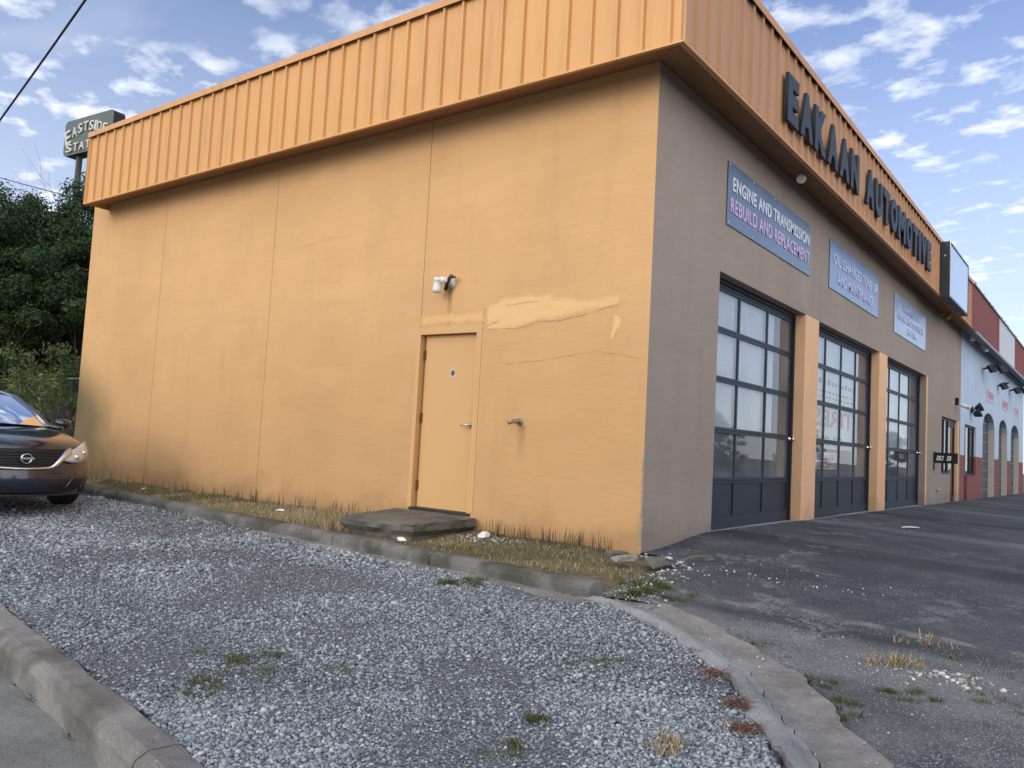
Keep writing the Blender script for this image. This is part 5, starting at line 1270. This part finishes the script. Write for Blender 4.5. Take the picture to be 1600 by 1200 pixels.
    # front fittings follow the nose curve
    def nx(y, z):
        # x on the nose for given y and height
        lv = st[0][3]; zs_ = [l[0] for l in lv]; hw = st[0][2]; 
        dx = np.interp(z, zs_, [l[2] for l in lv]); return float(dx - .42 * (abs(y) / (hw * 1.05)) ** 2.6)
    def decal(poly, out, thick, mat, name, parent=C, n=10):
        """polygon rows: list of (yL, yR, z) -> strip hugging the nose"""
        mb = MB(); 
        for (a, b, z) in poly:
            for k in range(n + 1): y = lerp(a, b, k / n); mb.v.append((nx(y, z) + out, y, z))
        r_ = len(poly); w_ = n + 1
        for i in range(r_ - 1):
            for k in range(n): mb.f.append((i * w_ + k, i * w_ + k + 1, (i + 1) * w_ + k + 1, (i + 1) * w_ + k)); mb.mi.append(0)
        o = len(mb.v); mb.v += [(x - thick, y, z) for x, y, z in mb.v[:o]]
        for i in range(r_ - 1):
            for k in range(n): mb.f.append((o + i * w_ + k, o + (i + 1) * w_ + k, o + (i + 1) * w_ + k + 1, o + i * w_ + k + 1)); mb.mi.append(0)
        ring = [k for k in range(w_)] + [i * w_ + n for i in range(1, r_)] + [(r_ - 1) * w_ + k for k in range(n - 1, -1, -1)] + [i * w_ for i in range(r_ - 2, 0, -1)]
        for a, b in zip(ring, ring[1:] + ring[:1]): mb.f.append((a, b, o + b, o + a)); mb.mi.append(0)
        return mb.build(name, mat, parent)
    gr = decal([(-.49, .49, .75), (-.45, .45, .70), (-.39, .39, .64), (-.33, .33, .575), (-.25, .25, .535)], .020, .06, M_black, 'grille')
    mb = MB()
    for z in (.575, .605, .64, .675, .71): 
        w = np.interp(z, [.545, .575, .64, .70, .735], [.25, .31, .37, .43, .46]) - .03; mb.tube([(nx(y, z) + .030, y, z) for y in np.linspace(-w, w, 11)], .005, 5)
    mb.build('grille_bar', M_dark, gr)
    P_ = [(.50, .745), (.45, .695), (.395, .64), (.335, .58), (.29, .545), (.245, .528), (.12, .522), (0, .520)]; P_ = [(-a, z) for a, z in P_] + [(a, z) for a, z in P_[::-1][1:]]
    mb = MB(); mb.tube([(nx(y, z) + .040, y, z) for y, z in P_], [.036, .036, .035, .032, .026, .019, .015, .014, .015, .019, .026, .032, .035, .036, .036], 8); mb.build('chrome_surround', M_chrome, gr, smooth=True)
    mb = MB(); mb.tube([(nx(0, .64) + .055, .055 * math.cos(q * PI / 12), .636 + .052 * math.sin(q * PI / 12)) for q in range(25)], .009, 6); mb.box(.052, .066, -.072, .072, .624, .648, bev=.004)
    em = mb.build('emblem', M_chrome, gr, smooth=False)
    Mx = Matrix(((0, 0, 1, .0665), (1, 0, 0, -.058), (0, 1, 0, .629), (0, 0, 0, 1))); place_text('emblem_text', 'NISSAN', Mx, .116, .014, M_black, em, bold=.01)
    for s_ in (-1, 1):
        # headlight: swept unit wrapping on to the wing
        def q(y, z, x): return (x, y * s_, z)
        mb = MB(); outer = [(.44, .640), (.53, .715), (.63, .775), (.74, .83), (.84, .865)]; low = [(.44, .610), (.56, .590), (.68, .595), (.79, .645), (.885, .735)]
        xx = [nx(.44, .6) + .030, nx(.54, .6) + .034, nx(.65, .6) + .034, nx(.76, .6) + .02, -.50]
        for (a, b, x) in zip(outer, low, xx):
            for k in range(4): t_ = k / 3; mb.v.append(q(lerp(b[0], a[0], t_), lerp(b[1], a[1] + (.02 if a[0] < .6 else 0), t_), x - .05 * t_ + .015 * math.sin(PI * t_)))
        for i in range(4):
            for k in range(3): mb.f.append((i * 4 + k, (i + 1) * 4 + k, (i + 1) * 4 + k + 1, i * 4 + k + 1)); mb.mi.append(0)
        hl = mb.build('headlight', plain('headlight_lens', (.62, .60, .57), .12, .6, .15, var=.5, sc=14), C, smooth=True)
        sm = hl.modifiers.new('t', 'SOLIDIFY'); sm.thickness = .03; sm.offset = -1
        for (yy, zz_, xo) in ((.60, .655, .030), (.72, .705, .01)):
            T = Matrix.Translation((nx(yy, .6) + xo, yy * s_, zz_)) @ Matrix.Rotation(R(90), 4, 'Y'); mb = MB(); mb.lathe([(.030, .0), (.032, .012), (.022, .018), (0, .020)], 14, T); mb.build('bulb', M_chrome, hl, smooth=True)
        decal([(.62 * s_, .68 * s_, .46), (.60 * s_, .71 * s_, .40), (.56 * s_, .72 * s_, .33), (.52 * s_, .70 * s_, .27)], .012, .03, M_black, 'fog_recess', n=5)
        mb = MB(); mb.tube([(nx(y, z) + .012, y * s_, z) for y, z in ((.70, .50), (.60, .44), (.54, .36), (.48, .28))], .012, 6); mb.build('bumper_crease', M_car, C, smooth=True)
    decal([(-.40, .40, .47), (-.48, .48, .40), (-.56, .56, .31), (-.52, .52, .24)], .014, .04, M_black, 'lower_intake')
    mb = MB(); mb.tube([(nx(y, .2) + .03, y, .205) for y in np.linspace(-.78, .78, 15)], .012, 6); mb.build('lip_trim', M_dark, C, smooth=True)
    mb = MB(); mb.box(-4.74, -4.66, -.6, .6, .70, .84); mb.build('tail_light', plain('tail_red', (.3, .01, .01), .2, .5), C)
    return C
car = carcar()
nose = CAM + ray(43, 713) * 11.55
hd = R(-2)
car.scale = (1.05, 1.10, 1.05); car.location = (nose.x - .05, nose.y, -.15); car.rotation_euler = (0, 0, hd)
